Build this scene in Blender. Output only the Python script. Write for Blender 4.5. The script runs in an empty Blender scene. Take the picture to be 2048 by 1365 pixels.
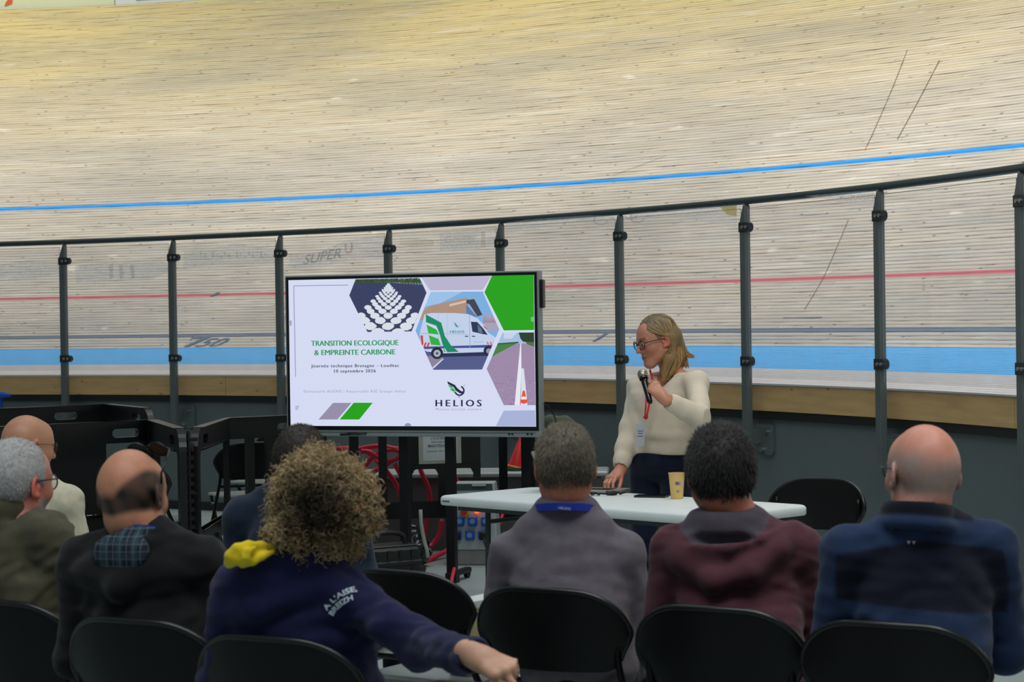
import bpy, math, random
import numpy as np
from mathutils import Vector, Matrix

# ------------------------------------------------------------------ camera, light, exposure
sc = bpy.context.scene
COL = sc.collection
FPX, CXP, CYP = 4300.0, 1024.0, 682.5          # focal length and centre in pixels of the 2048x1365 frame
PITCH = math.atan(44.5 / FPX)
ROLL = 0.0146
EYE = np.array([0.0, 0.0, 1.6])
_F = np.array([0, math.cos(PITCH), -math.sin(PITCH)])
_R0 = np.array([1.0, 0, 0]); _U0 = np.cross(_R0, _F)
_R = _R0 * math.cos(ROLL) - _U0 * math.sin(ROLL)
_U = _U0 * math.cos(ROLL) + _R0 * math.sin(ROLL)
cam = bpy.data.cameras.new('camera'); co = bpy.data.objects.new('camera', cam); COL.objects.link(co)
cam.sensor_width = 36; cam.lens = 36 * FPX / 2048; cam.clip_end = 200
co.matrix_world = Matrix(((_R[0], _U[0], -_F[0], 0), (_R[1], _U[1], -_F[1], 0), (_R[2], _U[2], -_F[2], 1.6), (0, 0, 0, 1)))
cam.dof.use_dof = True; cam.dof.focus_distance = 11.0; cam.dof.aperture_fstop = 7.1
sc.camera = co

w = bpy.data.worlds.new('world'); sc.world = w; w.use_nodes = True
w.node_tree.nodes['Background'].inputs[0].default_value = (0.66, 0.80, 0.86, 1)
w.node_tree.nodes['Background'].inputs[1].default_value = 0.21

def area(name, loc, target, sx, sy, power, color, spread=180):
    l = bpy.data.lights.new(name, 'AREA'); l.shape = 'RECTANGLE'; l.size = sx; l.size_y = sy
    l.energy = power; l.color = color; l.spread = math.radians(spread)
    o = bpy.data.objects.new(name, l); COL.objects.link(o); o.location = loc
    o.rotation_euler = (Vector(target) - Vector(loc)).to_track_quat('-Z', 'Y').to_euler()
    return o
CC = np.array([-9.207, 7.937]); RF = 12.22      # centre and radius of the bend of the track
for k, ad in enumerate((-8, 14, 36, 58, 80)):   # hall lamps above the banking
    a = math.radians(ad)
    p = CC + (RF + 0.6) * np.array([math.cos(a), math.sin(a)]); t = CC + (RF + 3.7) * np.array([math.cos(a), math.sin(a)])
    area('hall_lamp', (p[0], p[1], 10.2), (t[0], t[1], 3.0), 3.2, 1.6, 138, (1.0, 0.97, 0.91), 100)
    p = CC + (RF + 5.0) * np.array([math.cos(a), math.sin(a)]); t = CC + (RF + 6.9) * np.array([math.cos(a), math.sin(a)])
    area('warm_top_fill', (p[0], p[1], 9.2), (t[0], t[1], 5.6), 2.0, 0.8, 34, (1.0, 0.84, 0.42), 120)  # unseen warm light, added to yellow and brighten the upper banking
area('skylight', (0.6, 12.0, 9.5), (0.4, 9.0, 0.0), 9, 4.5, 150, (0.86, 0.95, 1.0), 150)
area('audience_fill', (0.2, 3.4, 8.8), (0.3, 7.4, 1.0), 8, 3.5, 300, (0.95, 0.98, 1.0), 150)  # unseen soft fill, added overhead to brighten the backs of the audience

sc.view_settings.view_transform = 'Standard'
sc.view_settings.look = 'None'
sc.view_settings.exposure = 0.0
sc.view_settings.gamma = 1.0
sc.view_settings.use_curve_mapping = False

# ------------------------------------------------------------------ pixel -> world (to place things at their real spots)
def ray(px, py):
    return _F + _R * (px - CXP) / FPX - _U * (py - CYP) / FPX
def atY(px, py, Y):
    d = ray(px, py); return EYE + d * (Y / d[1])
def atZ(px, py, z):
    d = ray(px, py); return EYE + d * ((z - 1.6) / d[2])
def cyl(px, rr, py=640):
    d = ray(px, py)[:2]; L = np.linalg.norm(d); d = d / L
    b = -d @ CC; q = CC @ CC - (RF + rr) ** 2
    t = -b + math.sqrt(b * b - q); return d * t, t / L
def on_rail(px, py, rr):                        # point where the sight line meets the vertical cylinder of the railing
    h, t = cyl(px, rr, py); return EYE + ray(px, py) * t
def ang(px, rr):
    h, _ = cyl(px, rr); return math.atan2(h[1] - CC[1], h[0] - CC[0])
def pol(a, rr, z):
    return (CC[0] + (RF + rr) * math.cos(a), CC[1] + (RF + rr) * math.sin(a), z)

# ------------------------------------------------------------------ materials
def lin(c):
    return tuple(((v / 255) / 12.92 if v <= 10.3 else ((v / 255 + 0.055) / 1.055) ** 2.4) for v in c)
MATS = {}
def mat(name, rgb, rough=0.6, metal=0.0, noise=0.12, scale=12.0, bump=0.0, bscale=None, attr=None, sheen=0.0, spec=0.5, emit=None, estr=1.0, stretch=None, sss=0.0, trans=0.0):
    if name in MATS: return MATS[name]
    m = bpy.data.materials.new(name); m.use_nodes = True; MATS[name] = m
    nt = m.node_tree; N = nt.nodes; L = nt.links; b = N['Principled BSDF']
    tc = N.new('ShaderNodeTexCoord'); mp = N.new('ShaderNodeMapping'); L.new(tc.outputs['Object'], mp.inputs[0])
    if stretch: mp.inputs['Scale'].default_value = stretch
    nz = N.new('ShaderNodeTexNoise'); nz.inputs['Scale'].default_value = scale; nz.inputs['Detail'].default_value = 4
    L.new(mp.outputs[0], nz.inputs['Vector'])
    mr = N.new('ShaderNodeMapRange'); mr.inputs['To Min'].default_value = 1 - noise; mr.inputs['To Max'].default_value = 1 + noise
    mr.inputs['From Min'].default_value = .3; mr.inputs['From Max'].default_value = .7
    L.new(nz.outputs['Fac'], mr.inputs['Value'])
    vm = N.new('ShaderNodeVectorMath'); vm.operation = 'SCALE'
    if attr:
        at = N.new('ShaderNodeAttribute'); at.attribute_name = attr; L.new(at.outputs['Color'], vm.inputs[0])
    else:
        vm.inputs[0].default_value = lin(rgb)
    L.new(mr.outputs[0], vm.inputs['Scale']); L.new(vm.outputs[0], b.inputs['Base Color'])
    b.inputs['Roughness'].default_value = rough; b.inputs['Metallic'].default_value = metal
    b.inputs['Specular IOR Level'].default_value = spec
    if sheen: b.inputs['Sheen Weight'].default_value = sheen; b.inputs['Sheen Roughness'].default_value = .5
    if sss: b.inputs['Subsurface Weight'].default_value = sss; b.inputs['Subsurface Radius'].default_value = (.01, .004, .002)
    if trans: b.inputs['Transmission Weight'].default_value = trans
    if bump:
        n2 = N.new('ShaderNodeTexNoise'); n2.inputs['Scale'].default_value = bscale or scale * 4; n2.inputs['Detail'].default_value = 3
        L.new(mp.outputs[0], n2.inputs['Vector'])
        bp = N.new('ShaderNodeBump'); bp.inputs['Strength'].default_value = 1.0; bp.inputs['Distance'].default_value = bump
        L.new(n2.outputs['Fac'], bp.inputs['Height']); L.new(bp.outputs[0], b.inputs['Normal'])
    if emit:
        b.inputs['Emission Color'].default_value = (*lin(emit), 1); b.inputs['Emission Strength'].default_value = estr
    return m

# ------------------------------------------------------------------ mesh helpers
def tag(o, label=None, cat=None, group=None, kind=None):
    if label: o['label'] = label
    if cat: o['category'] = cat
    if group: o['group'] = group
    if kind: o['kind'] = kind
    return o
def empty(name, loc=(0, 0, 0), rz=0.0, **k):
    o = bpy.data.objects.new(name, None); COL.objects.link(o); o.location = loc; o.rotation_euler = (0, 0, rz)
    o.empty_display_size = .1
    return tag(o, **k)
def link(name, me, m, parent=None, smooth=True, loc=None):
    o = bpy.data.objects.new(name, me); COL.objects.link(o)
    if m is not None:
        for mm in (m if isinstance(m, (list, tuple)) else [m]): me.materials.append(mm)
    if smooth: me.polygons.foreach_set('use_smooth', np.ones(len(me.polygons), bool))
    if parent is not None: o.parent = parent
    if loc is not None: o.location = loc
    return o
def mesh_np(name, V, Fq, m, parent=None, smooth=True, col=None):
    me = bpy.data.meshes.new(name); V = np.asarray(V, np.float32); Fq = np.asarray(Fq, np.int32); k = Fq.shape[1]
    me.vertices.add(len(V)); me.vertices.foreach_set('co', V.ravel())
    me.loops.add(Fq.size); me.loops.foreach_set('vertex_index', Fq.ravel())
    me.polygons.add(len(Fq)); me.polygons.foreach_set('loop_start', np.arange(len(Fq), dtype=np.int32) * k)
    me.update(calc_edges=True); me.validate()
    if col is not None:
        c = me.color_attributes.new('Col', 'FLOAT_COLOR', 'POINT')
        cc = np.ones((len(V), 4), np.float32); cc[:, :3] = col; c.data.foreach_set('color', cc.ravel())
    return link(name, me, m, parent, smooth)
def catmull(P, n=6, closed=False):
    P = [np.array(p, float) for p in P]
    if closed: Q = [P[-1]] + P + [P[0], P[1]]
    else: Q = [2 * P[0] - P[1]] + P + [2 * P[-1] - P[-2]]
    out = []
    for i in range(1, len(Q) - 2):
        for k in range(n):
            t = k / n; a, b, c, d = Q[i - 1], Q[i], Q[i + 1], Q[i + 2]
            out.append(.5 * (2 * b + (c - a) * t + (2 * a - 5 * b + 4 * c - d) * t * t + (3 * b - a - 3 * c + d) * t ** 3))
    if not closed: out.append(P[-1])
    return out
class MB:
    def __init__(s): s.v = []; s.f = []; s.c = []; s.mi = []
    def add(s, V, Fs, col=None, mi=0):
        n = len(s.v); s.v += [tuple(map(float, p)) for p in V]; s.f += [tuple(n + i for i in f) for f in Fs]
        s.c += [col] * len(Fs); s.mi += [mi] * len(Fs); return s
    def box(s, c, d, M=None, bev=0.0, col=None):
        x, y, z = d[0] / 2, d[1] / 2, d[2] / 2
        if bev:
            b = min(bev, x * .98, y * .98, z * .98); V = []; 
            for sx in (-1, 1):
                for sy in (-1, 1):
                    for sz in (-1, 1):
                        V += [(sx * x, sy * (y - b), sz * (z - b)), (sx * (x - b), sy * y, sz * (z - b)), (sx * (x - b), sy * (y - b), sz * z)]
            idx = lambda a, b_, c_, k: ((a * 2 + b_) * 2 + c_) * 3 + k
            Fs = []
            for a in (0, 1):
                Fs += [[idx(a, 0, 0, 0), idx(a, 1, 0, 0), idx(a, 1, 1, 0), idx(a, 0, 1, 0)][::(1 if a else -1)]]
                Fs += [[idx(0, a, 0, 1), idx(1, a, 0, 1), idx(1, a, 1, 1), idx(0, a, 1, 1)][::(-1 if a else 1)]]
                Fs += [[idx(0, 0, a, 2), idx(1, 0, a, 2), idx(1, 1, a, 2), idx(0, 1, a, 2)][::(1 if a else -1)]]
            for a in (0, 1):
                for b_ in (0, 1):
                    sg = 1 if (a ^ b_) else -1
                    Fs += [[idx(a, b_, 0, 0), idx(a, b_, 1, 0), idx(a, b_, 1, 1), idx(a, b_, 0, 1)][::-sg]]
                    Fs += [[idx(a, 0, b_, 0), idx(a, 1, b_, 0), idx(a, 1, b_, 2), idx(a, 0, b_, 2)][::sg]]
                    Fs += [[idx(0, a, b_, 1), idx(1, a, b_, 1), idx(1, a, b_, 2), idx(0, a, b_, 2)][::-sg]]
                    for c_ in (0, 1): Fs += [[idx(a, b_, c_, 0), idx(a, b_, c_, 1), idx(a, b_, c_, 2)][::(1 if (a + b_ + c_) % 2 else -1)]]
        else:
            V = [(sx * x, sy * y, sz * z) for sx in (-1, 1) for sy in (-1, 1) for sz in (-1, 1)]
            Fs = [(0, 1, 3, 2), (4, 6, 7, 5), (0, 4, 5, 1), (2, 3, 7, 6), (0, 2, 6, 4), (1, 5, 7, 3)]
        V = np.array(V)
        if M is not None: V = V @ np.array(M).T
        return s.add(V + np.array(c), Fs, col)
    def tube(s, P, r, n=8, closed=False, caps=True, col=None, flat=None):
        P = [np.array(p, float) for p in P]; m = len(P); rr = r if hasattr(r, '__len__') else [r] * m
        up = None; V = []
        for i, p in enumerate(P):
            t = (P[(i + 1) % m] - P[i - 1]) if closed else (P[min(i + 1, m - 1)] - P[max(i - 1, 0)])
            t = t / (np.linalg.norm(t) + 1e-9)
            if up is None: up = np.array([0, 0, 1.0]) if abs(t[2]) < .9 else np.array([1.0, 0, 0])
            x = np.cross(up, t); x /= np.linalg.norm(x) + 1e-9; y = np.cross(t, x); up = y
            for k in range(n):
                a = 2 * math.pi * k / n; V.append(p + rr[i] * (math.cos(a) * x + math.sin(a) * y * (flat or 1)))
        Fs = []
        for i in range(m if closed else m - 1):
            for k in range(n):
                a, b = i * n + k, i * n + (k + 1) % n; c = (i + 1) % m * n
                Fs.append((a, b, c + (k + 1) % n, c + k))
        if caps and not closed: Fs += [tuple(range(n))[::-1], tuple((m - 1) * n + k for k in range(n))]
        return s.add(V, Fs, col)
    def lathe(s, prof, n=24, c=(0, 0, 0), M=None, col=None):
        V = [(r * math.cos(2 * math.pi * k / n), r * math.sin(2 * math.pi * k / n), z) for r, z in prof for k in range(n)]
        V = np.array(V)
        if M is not None: V = V @ np.array(M).T
        Fs = [(i * n + k, i * n + (k + 1) % n, (i + 1) * n + (k + 1) % n, (i + 1) * n + k) for i in range(len(prof) - 1) for k in range(n)]
        Fs += [tuple(range(n))[::-1], tuple((len(prof) - 1) * n + k for k in range(n))]
        return s.add(V + np.array(c), Fs, col)
    def prism(s, poly, f0, f1, col=None):           # poly 2-D, f0 / f1 map a 2-D point to 3-D on the two faces
        n = len(poly); V = [f0(p) for p in poly] + [f1(p) for p in poly]
        Fs = [tuple(range(n)), tuple(range(n, 2 * n))[::-1]] + [(i, n + i, n + (i + 1) % n, (i + 1) % n) for i in range(n)]
        return s.add(V, Fs, col)
    def build(s, name, m, parent=None, smooth=False, loc=None, fix=True, bevel=0):
        me = bpy.data.meshes.new(name); me.from_pydata(s.v, [], s.f); 
        if fix:
            import bmesh
            bm = bmesh.new(); bm.from_mesh(me); bmesh.ops.recalc_face_normals(bm, faces=bm.faces[:]); bm.to_mesh(me); bm.free()
        if any(c is not None for c in s.c):
            ca = me.color_attributes.new('Col', 'FLOAT_COLOR', 'CORNER')
            arr = []
            for p in me.polygons:
                c = s.c[p.index] or (1, 1, 1); arr += [c[0], c[1], c[2], 1.0] * len(p.vertices)
            ca.data.foreach_set('color', arr)
        if any(s.mi): me.polygons.foreach_set('material_index', s.mi)
        o = link(name, me, m, parent, smooth, loc)
        if smooth == 'auto':
            me.set_sharp_from_angle(angle=math.radians(40))
        if bevel:
            md = o.modifiers.new('bevel', 'BEVEL'); md.width = bevel; md.segments = 2; md.limit_method = 'ANGLE'
        return o
def copy_tree(o, parent=None):
    c = o.copy(); COL.objects.link(c); c.parent = parent
    for ch in list(o.children): copy_tree(ch, c)
    return c
_TXT = {}
def text_polys(body, bold=0.0, space=1.0, shear=0.0):
    key = (body, bold, space, shear)
    if key in _TXT: return _TXT[key]
    cu = bpy.data.curves.new('t', 'FONT'); cu.body = body; cu.offset = bold; cu.space_character = space; cu.resolution_u = 3; cu.shear = shear
    o = bpy.data.objects.new('t', cu); COL.objects.link(o)
    dg = bpy.context.evaluated_depsgraph_get(); me = o.evaluated_get(dg).to_mesh()
    V = np.array([v.co[:2] for v in me.vertices]); Fs = [tuple(p.vertices) for p in me.polygons]
    o.evaluated_get(dg).to_mesh_clear(); bpy.data.objects.remove(o); bpy.data.curves.remove(cu)
    lo = V.min(0); hi = V.max(0); V = (V - [lo[0], 0]) / [hi[0] - lo[0], 0.7]      # x in 0..1, y in cap heights
    _TXT[key] = (V, Fs); return _TXT[key]
def add_text(mb, body, fn, col=None, bold=0.0, space=1.0, shear=0.0):
    V, Fs = text_polys(body, bold, space, shear)
    mb.add([fn(p[0], p[1]) for p in V], Fs, col)

# ------------------------------------------------------------------ the setting: floor, walls, banked track
M_floor = mat('polished_concrete', (150, 162, 160), .35, noise=.10, scale=1.2, bump=.002, bscale=6)
M_wall = mat('grey_render', (92, 102, 103), .75, noise=.05, scale=2.5, bump=.002, bscale=60)
fl = MB(); fl.add([(-14, -3, 0), (9, -3, 0), (9, 31, 0), (-14, 31, 0)], [(0, 1, 2, 3)])
tag(fl.build('floor', M_floor), kind='structure')

A0, A1 = math.radians(-25), math.radians(118); NA = 110
AA = [A0 + (A1 - A0) * i / NA for i in range(NA + 1)]
def sweep(name, prof, m, parent=None, closed=True, aa=AA, **k):
    mb = MB(); n = len(prof)
    V = [pol(a, r, z) for a in aa for r, z in prof]
    Fs = [(i * n + j, (i + 1) * n + j, (i + 1) * n + (j + 1) % n, i * n + (j + 1) % n) for i in range(len(aa) - 1) for j in range(n if closed else n - 1)]
    mb.add(V, Fs)
    if closed: mb.add([pol(aa[0], r, z) for r, z in prof], [tuple(range(n))]); mb.add([pol(aa[-1], r, z) for r, z in prof], [tuple(range(n))])
    o = mb.build(name, m, parent, smooth=False); return o
tag(sweep('wall_back', [(.12, 0), (.12, .955), (.34, .955), (.34, 0)], M_wall), kind='structure')
M_black = mat('black_rubber', (16, 17, 18), .6, noise=.1)
tag(sweep('baseboard_back', [(.095, 0), (.095, .07), (.119, .07), (.119, 0)], M_black), kind='structure')
# pine fascia under the inner edge of the track, made of planks
M_pine = mat('pine_fascia', (204, 166, 112), .55, noise=.13, scale=3.0, bump=.001, bscale=40, stretch=(1, 1, 9))
def pine(m):
    nt = m.node_tree; N = nt.nodes; L = nt.links; b = N['Principled BSDF']
    src = b.inputs['Base Color'].links[0].from_socket
    tc = N.new('ShaderNodeTexCoord'); mp = N.new('ShaderNodeMapping'); mp.inputs['Scale'].default_value = (3.2, 3.2, 8)
    L.new(tc.outputs['Object'], mp.inputs[0]); vo = N.new('ShaderNodeTexVoronoi'); vo.inputs['Scale'].default_value = 1.6
    L.new(mp.outputs[0], vo.inputs['Vector']); r = N.new('ShaderNodeMapRange'); r.inputs['From Min'].default_value = .05; r.inputs['From Max'].default_value = .13
    r.inputs['To Min'].default_value = .55; r.inputs['To Max'].default_value = 0
    L.new(vo.outputs['Distance'], r.inputs['Value']); mx = N.new('ShaderNodeMix'); mx.data_type = 'RGBA'
    L.new(r.outputs[0], mx.inputs['Factor']); L.new(src, mx.inputs['A']); mx.inputs['B'].default_value = (*lin((96, 62, 36)), 1)
    L.new(mx.outputs['Result'], b.inputs['Base Color'])
pine(M_pine)
fas = empty('trim_1', kind='structure')
da = 2.9 / RF; a = A0
while a < A1:
    aa = np.linspace(a + .0002, min(a + da, A1) - .0002, 12)
    sweep('plank', [(.085, .985), (.085, 1.148), (.118, 1.148), (.118, .985)], M_pine, fas, aa=list(aa)); a += da
tag(sweep('fascia_shadow', [(.095, .93), (.095, .984), (.30, .984), (.30, .93)], M_black), kind='structure')  # black strip standing in for the shadow under the fascia

# profile of the banking: (radius outside the railing, height)
PROF = [(.07, 1.160), (.5, 1.239), (1.15, 1.373), (1.315, 1.487), (1.905, 1.869), (3.175, 2.842), (6.68, 5.506)]
VS = [0.0]
for i in range(1, len(PROF)): VS.append(VS[-1] + math.hypot(PROF[i][0] - PROF[i - 1][0], PROF[i][1] - PROF[i - 1][1]))
V_BLUE0, V_BLUE1, V_BLACK, V_RED, V_STAY, V_TOP = VS[1], VS[2], VS[3], VS[4], VS[5], VS[6]
def prof(v):
    for i in range(len(VS) - 1):
        if v <= VS[i + 1] or i == len(VS) - 2:
            t = (v - VS[i]) / (VS[i + 1] - VS[i]); a, b = PROF[i], PROF[i + 1]
            return a[0] + (b[0] - a[0]) * t, a[1] + (b[1] - a[1]) * t
def nrm(v):
    a = prof(max(v - .02, 0)); b = prof(v + .02); d = math.hypot(b[0] - a[0], b[1] - a[1]); return -(b[1] - a[1]) / d, (b[0] - a[0]) / d
track = empty('cycling_track', kind='structure')
track['label'] = 'banked pale timber cycling track with blue, red and grey painted lines'
def track_mat():
    m = bpy.data.materials.new('track_timber'); m.use_nodes = True; nt = m.node_tree; N = nt.nodes; L = nt.links; b = N['Principled BSDF']
    uv = N.new('ShaderNodeUVMap'); uv.uv_map = 'UVMap'; sp = N.new('ShaderNodeSeparateXYZ'); L.new(uv.outputs[0], sp.inputs[0])
    at = N.new('ShaderNodeAttribute'); at.attribute_name = 'Col'
    def math_(op, a, bb=None, c=None, clamp=False):
        n = N.new('ShaderNodeMath'); n.operation = op; n.use_clamp = clamp
        for i, x in enumerate((a, bb, c)):
            if x is None: continue
            if isinstance(x, (int, float)): n.inputs[i].default_value = x
            else: L.new(x, n.inputs[i])
        return n.outputs[0]
    def mapr(x, a, bb, c, d):
        n = N.new('ShaderNodeMapRange'); n.inputs[1].default_value = a; n.inputs[2].default_value = bb; n.inputs[3].default_value = c; n.inputs[4].default_value = d
        L.new(x, n.inputs[0]); return n.outputs[0]
    def noise(sx, sy, scale=1, det=4, rough=.6):
        mp = N.new('ShaderNodeMapping'); mp.inputs['Scale'].default_value = (sx, sy, 1); L.new(uv.outputs[0], mp.inputs[0])
        n = N.new('ShaderNodeTexNoise'); n.inputs['Scale'].default_value = scale; n.inputs['Detail'].default_value = det; n.inputs['Roughness'].default_value = rough
        L.new(mp.outputs[0], n.inputs['Vector']); return n.outputs['Fac']
    def mix(f, A, B):
        n = N.new('ShaderNodeMix'); n.data_type = 'RGBA'
        if isinstance(f, (int, float)): n.inputs['Factor'].default_value = f
        else: L.new(f, n.inputs['Factor'])
        for k, x in (('A', A), ('B', B)):
            if isinstance(x, tuple): n.inputs[k].default_value = (*x, 1)
            else: L.new(x, n.inputs[k])
        return n.outputs['Result']
    v = sp.outputs['Y']
    base = mix(mapr(v, 4.0, 7.0, 0, 1), lin((212, 202, 188)), lin((226, 208, 156)))
    sc_ = N.new('ShaderNodeVectorMath'); sc_.operation = 'MULTIPLY'; L.new(base, sc_.inputs[0]); L.new(at.outputs['Color'], sc_.inputs[1])
    c = sc_.outputs[0]
    c = mix(mapr(noise(.55, 11, 2.0, 5), .45, .72, 0, .34), c, lin((168, 146, 116)))        # brown grain streaks
    c = mix(mapr(noise(.9, 14, 1.4, 4), .56, .70, 0, .8), c, lin((236, 230, 216)))       # pale worn streaks
    c = mix(mapr(noise(.35, 1.1, 1.0, 4), .42, .62, 0, .42), c, lin((160, 156, 150)))        # dull grey wear
    mp = N.new('ShaderNodeMapping'); mp.inputs['Scale'].default_value = (3.6, 9.0, 1); L.new(uv.outputs[0], mp.inputs[0])
    vo = N.new('ShaderNodeTexVoronoi'); vo.inputs['Scale'].default_value = 1.5; L.new(mp.outputs[0], vo.inputs['Vector'])
    kn = math_('MULTIPLY', mapr(vo.outputs['Distance'], .06, .15, .85, 0), mapr(noise(2.3, 2.9, 3, 1), .42, .5, 0, 1))
    c = mix(kn, c, lin((92, 74, 58)))
    mp = N.new('ShaderNodeMapping'); mp.inputs['Scale'].default_value = (1.0, 2.0, 1); mp.inputs['Rotation'].default_value = (0, 0, .5); L.new(uv.outputs[0], mp.inputs[0])
    sx = N.new('ShaderNodeTexNoise'); sx.inputs['Scale'].default_value = 2.1; L.new(mp.outputs[0], sx.inputs['Vector'])
    c = mix(mapr(sx.outputs['Fac'], .70, .76, 0, .8), c, lin((240, 230, 214)))             # pale sanded repairs
    def band(v0, hw, colr, f):
        nonlocal c
        d = math_('ABSOLUTE', math_('SUBTRACT', v, v0)); c = mix(math_('MULTIPLY', mapr(d, hw, hw + .004, 1, 0), f), c, colr)
    band((V_BLUE0 + V_BLUE1) / 2, (V_BLUE1 - V_BLUE0) / 2, lin((84, 184, 250)), .97)
    band(V_BLUE0 / 2, V_BLUE0 / 2, lin((208, 204, 206)), .8)
    band(V_BLACK, .026, lin((98, 116, 138)), .9)
    band(V_RED, .026, lin((214, 108, 118)), .9)
    band(V_STAY, .030, lin((52, 158, 240)), 1.0)
    L.new(c, b.inputs['Base Color']); b.inputs['Roughness'].default_value = .5; b.inputs['Specular IOR Level'].default_value = .35
    return m
M_track = track_mat()
def track_boards():
    rng = np.random.default_rng(4)
    V = []; Fs = []; U = []; C = []; step = .0455
    v = 0.0; edges = [0.0]
    while v < V_TOP - .01: v = min(v + step, V_TOP); edges.append(v)
    for vi in range(len(edges) - 1):
        v0, v1 = edges[vi] + .0002, edges[vi + 1] - .0002; vm = (v0 + v1) / 2
        R = RF + prof(vm)[0]; a = A0 - rng.random() * .15; nr, nz = nrm(vm)
        while a < A1:
            ln = rng.uniform(1.6, 4.2) / R; k = max(2, int(ln / .045)); t = rng.normal(1, .036); wy = rng.normal(0, .014)
            col = (t + wy, t, t - wy * 1.4); h = rng.uniform(0, .0003) + .0003
            g = .0012 / R; n0 = len(V)
            for i in range(k + 1):
                aa = a + g + (ln - 2 * g) * i / k
                for (vv, hh) in ((v0, 0), (v0, h), (v1, h), (v1, 0)):
                    r, z = prof(vv); V.append(pol(aa, r + nr * hh, z + nz * hh)); U.append((-aa * (RF + 3), vv)); C.append(col)
            for i in range(k):
                for j in range(3):
                    p = n0 + i * 4 + j; Fs.append((p, p + 1, p + 5, p + 4))
            a += ln
    V = np.array(V); Fs = np.array(Fs)[:, ::-1]
    o = mesh_np('track_board', V, Fs, M_track, track, smooth=False, col=np.array(C))
    me = o.data; uvl = me.uv_layers.new(name='UVMap'); li = np.empty(len(me.loops), np.int32); me.loops.foreach_get('vertex_index', li)
    uvl.data.foreach_set('uv', np.array(U, np.float32)[li].ravel())
    o['kind'] = 'stuff'; o['label'] = 'narrow pale timber boards of the banked track'
track_boards()
M_under = mat('dark_joint', (168, 154, 134), .9)
mb = MB(); n = len(PROF); V = [pol(a, r, z - .002) for a in AA for r, z in PROF]
mb.add(V, [(i * n + j, (i + 1) * n + j, (i + 1) * n + j + 1, i * n + j + 1) for i in range(NA) for j in range(n - 1)])
mb.build('track_bed', M_under, track)
# painted figures and marks on the track
M_mark = mat('grey_blue_paint', (96, 112, 136), .6, noise=.1)
def on_track(u_px, v0, du, dv, off=.0075):
    a = ang(u_px, prof(v0)[0]) - du / (RF + prof(v0)[0]); r, z = prof(v0 + dv); nr, nz = nrm(v0 + dv)
    return pol(a, r + nr * off, z + nz * off)
mk = MB()
VB = V_BLUE1 + .012
mk.add([on_track(366, VB, x, y) for x, y in [(0, 0), (.055, 0), (.235, .165), (.02, .165), (.0, .135), (.13, .135)]], [(0, 1, 2, 5), (5, 2, 3, 4)])
add_text(mk, '50', lambda x, y: on_track(366, VB, .125 + x * .33, y * .135), bold=.01, shear=.55)
mk.build('painted_number', M_mark, track)['kind'] = 'stuff'
for px, vv, w_, h_, sh in ((420, V_RED - .03, .045, .06, .05), (1184, V_BLUE1 + .06, .04, .11, .06), (1566, V_BLACK + .155, .42, .008, 0)):
    q = MB(); q.add([on_track(px, vv, x, y) for x, y in [(0, 0), (w_, 0), (w_ + sh, h_), (sh, h_)]], [(0, 1, 2, 3)]); q.build('painted_mark', M_mark, track)
M_scuff = mat('tyre_scuff', (120, 106, 92), .7)
for pts in ([(1842, 150), (1862, 112), (1880, 70 + 40)], ):
    pass
def scuff(p0, p1, wd=.004):
    # a thin tyre mark between two spots of the banking
    def hitT(px, py):
        best = None
        for k in range(0, 400):
            v = V_BLUE1 + (V_TOP - V_BLUE1) * k / 400; r, z = prof(v); h, t = cyl(px, r, py); zz = 1.6 + ray(px, py)[2] * t
            if best is None or abs(zz - z) < best[0]: best = (abs(zz - z), v)
        return ang(px, prof(best[1])[0]), best[1]
    a0, v0 = hitT(*p0); a1, v1 = hitT(*p1); q = MB(); V = []
    for i in range(13):
        t = i / 12; a = a0 + (a1 - a0) * t; v = v0 + (v1 - v0) * t
        for s in (-1, 1):
            r, z = prof(v); nr, nz = nrm(v); V.append(pol(a + s * wd / 15, r + nr * .0075, z + nz * .0075))
    q.add(V, [(2 * i, 2 * i + 1, 2 * i + 3, 2 * i + 2) for i in range(12)]); q.build('tyre_mark', M_scuff, track)
scuff((1800, 280), (1886, 120)); scuff((1735, 300), (1822, 100), .003); scuff((1228, 352), (1338, 313)); scuff((1610, 620), (1700, 440), .003)

# advertising boards along the top of the track
M_ad = mat('pale_board', (240, 246, 214), .5, noise=.02)
M_adw = mat('white_board', (240, 246, 250), .5, noise=.02)
M_adg = mat('green_print', (70, 150, 90), .5); M_adr = mat('orange_print', (235, 110, 70), .5)
def ad_board(px0, px1, m, label):
    a0, a1 = ang(px0, 6.75), ang(px1, 6.75); e = empty('advertising_board', pol((a0 + a1) / 2, 6.75, 5.52), label=label, cat='board')
    e.rotation_euler = (0, 0, 0); o = e.location
    aa = np.linspace(a0, a1, 10); q = MB(); V = []
    for a in aa:
        for r, z in ((6.75, 5.52), (6.75, 6.35), (6.79, 6.35), (6.79, 5.52)):
            p = pol(a, r, z); V.append((p[0] - o[0], p[1] - o[1], p[2] - o[2]))
    q.add(V, [(i * 4 + j, i * 4 + 4 + j, i * 4 + 4 + (j + 1) % 4, i * 4 + (j + 1) % 4) for i in range(9) for j in range(4)] + [(0, 1, 2, 3), (36, 37, 38, 39)])
    q.build('panel', m, e); return e
def print_on(e, px0, px1, z0, z1, m, poly=None, name='printed_shape'):
    a0, a1 = ang(px0, 6.75), ang(px1, 6.75); o = e.location; q = MB()
    poly = poly or [(0, 0), (1, 0), (1, 1), (0, 1)]
    V = []
    for x, y in poly:
        p = pol(a0 + (a1 - a0) * x, 6.745, z0 + (z1 - z0) * y); V.append((p[0] - o[0], p[1] - o[1], p[2] - o[2]))
    q.add(V, [tuple(range(len(V)))]); q.build(name, m, e)
e1 = ad_board(-420, 239, M_ad, 'pale yellow-green advertising board above the track, with an orange mark')
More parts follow.
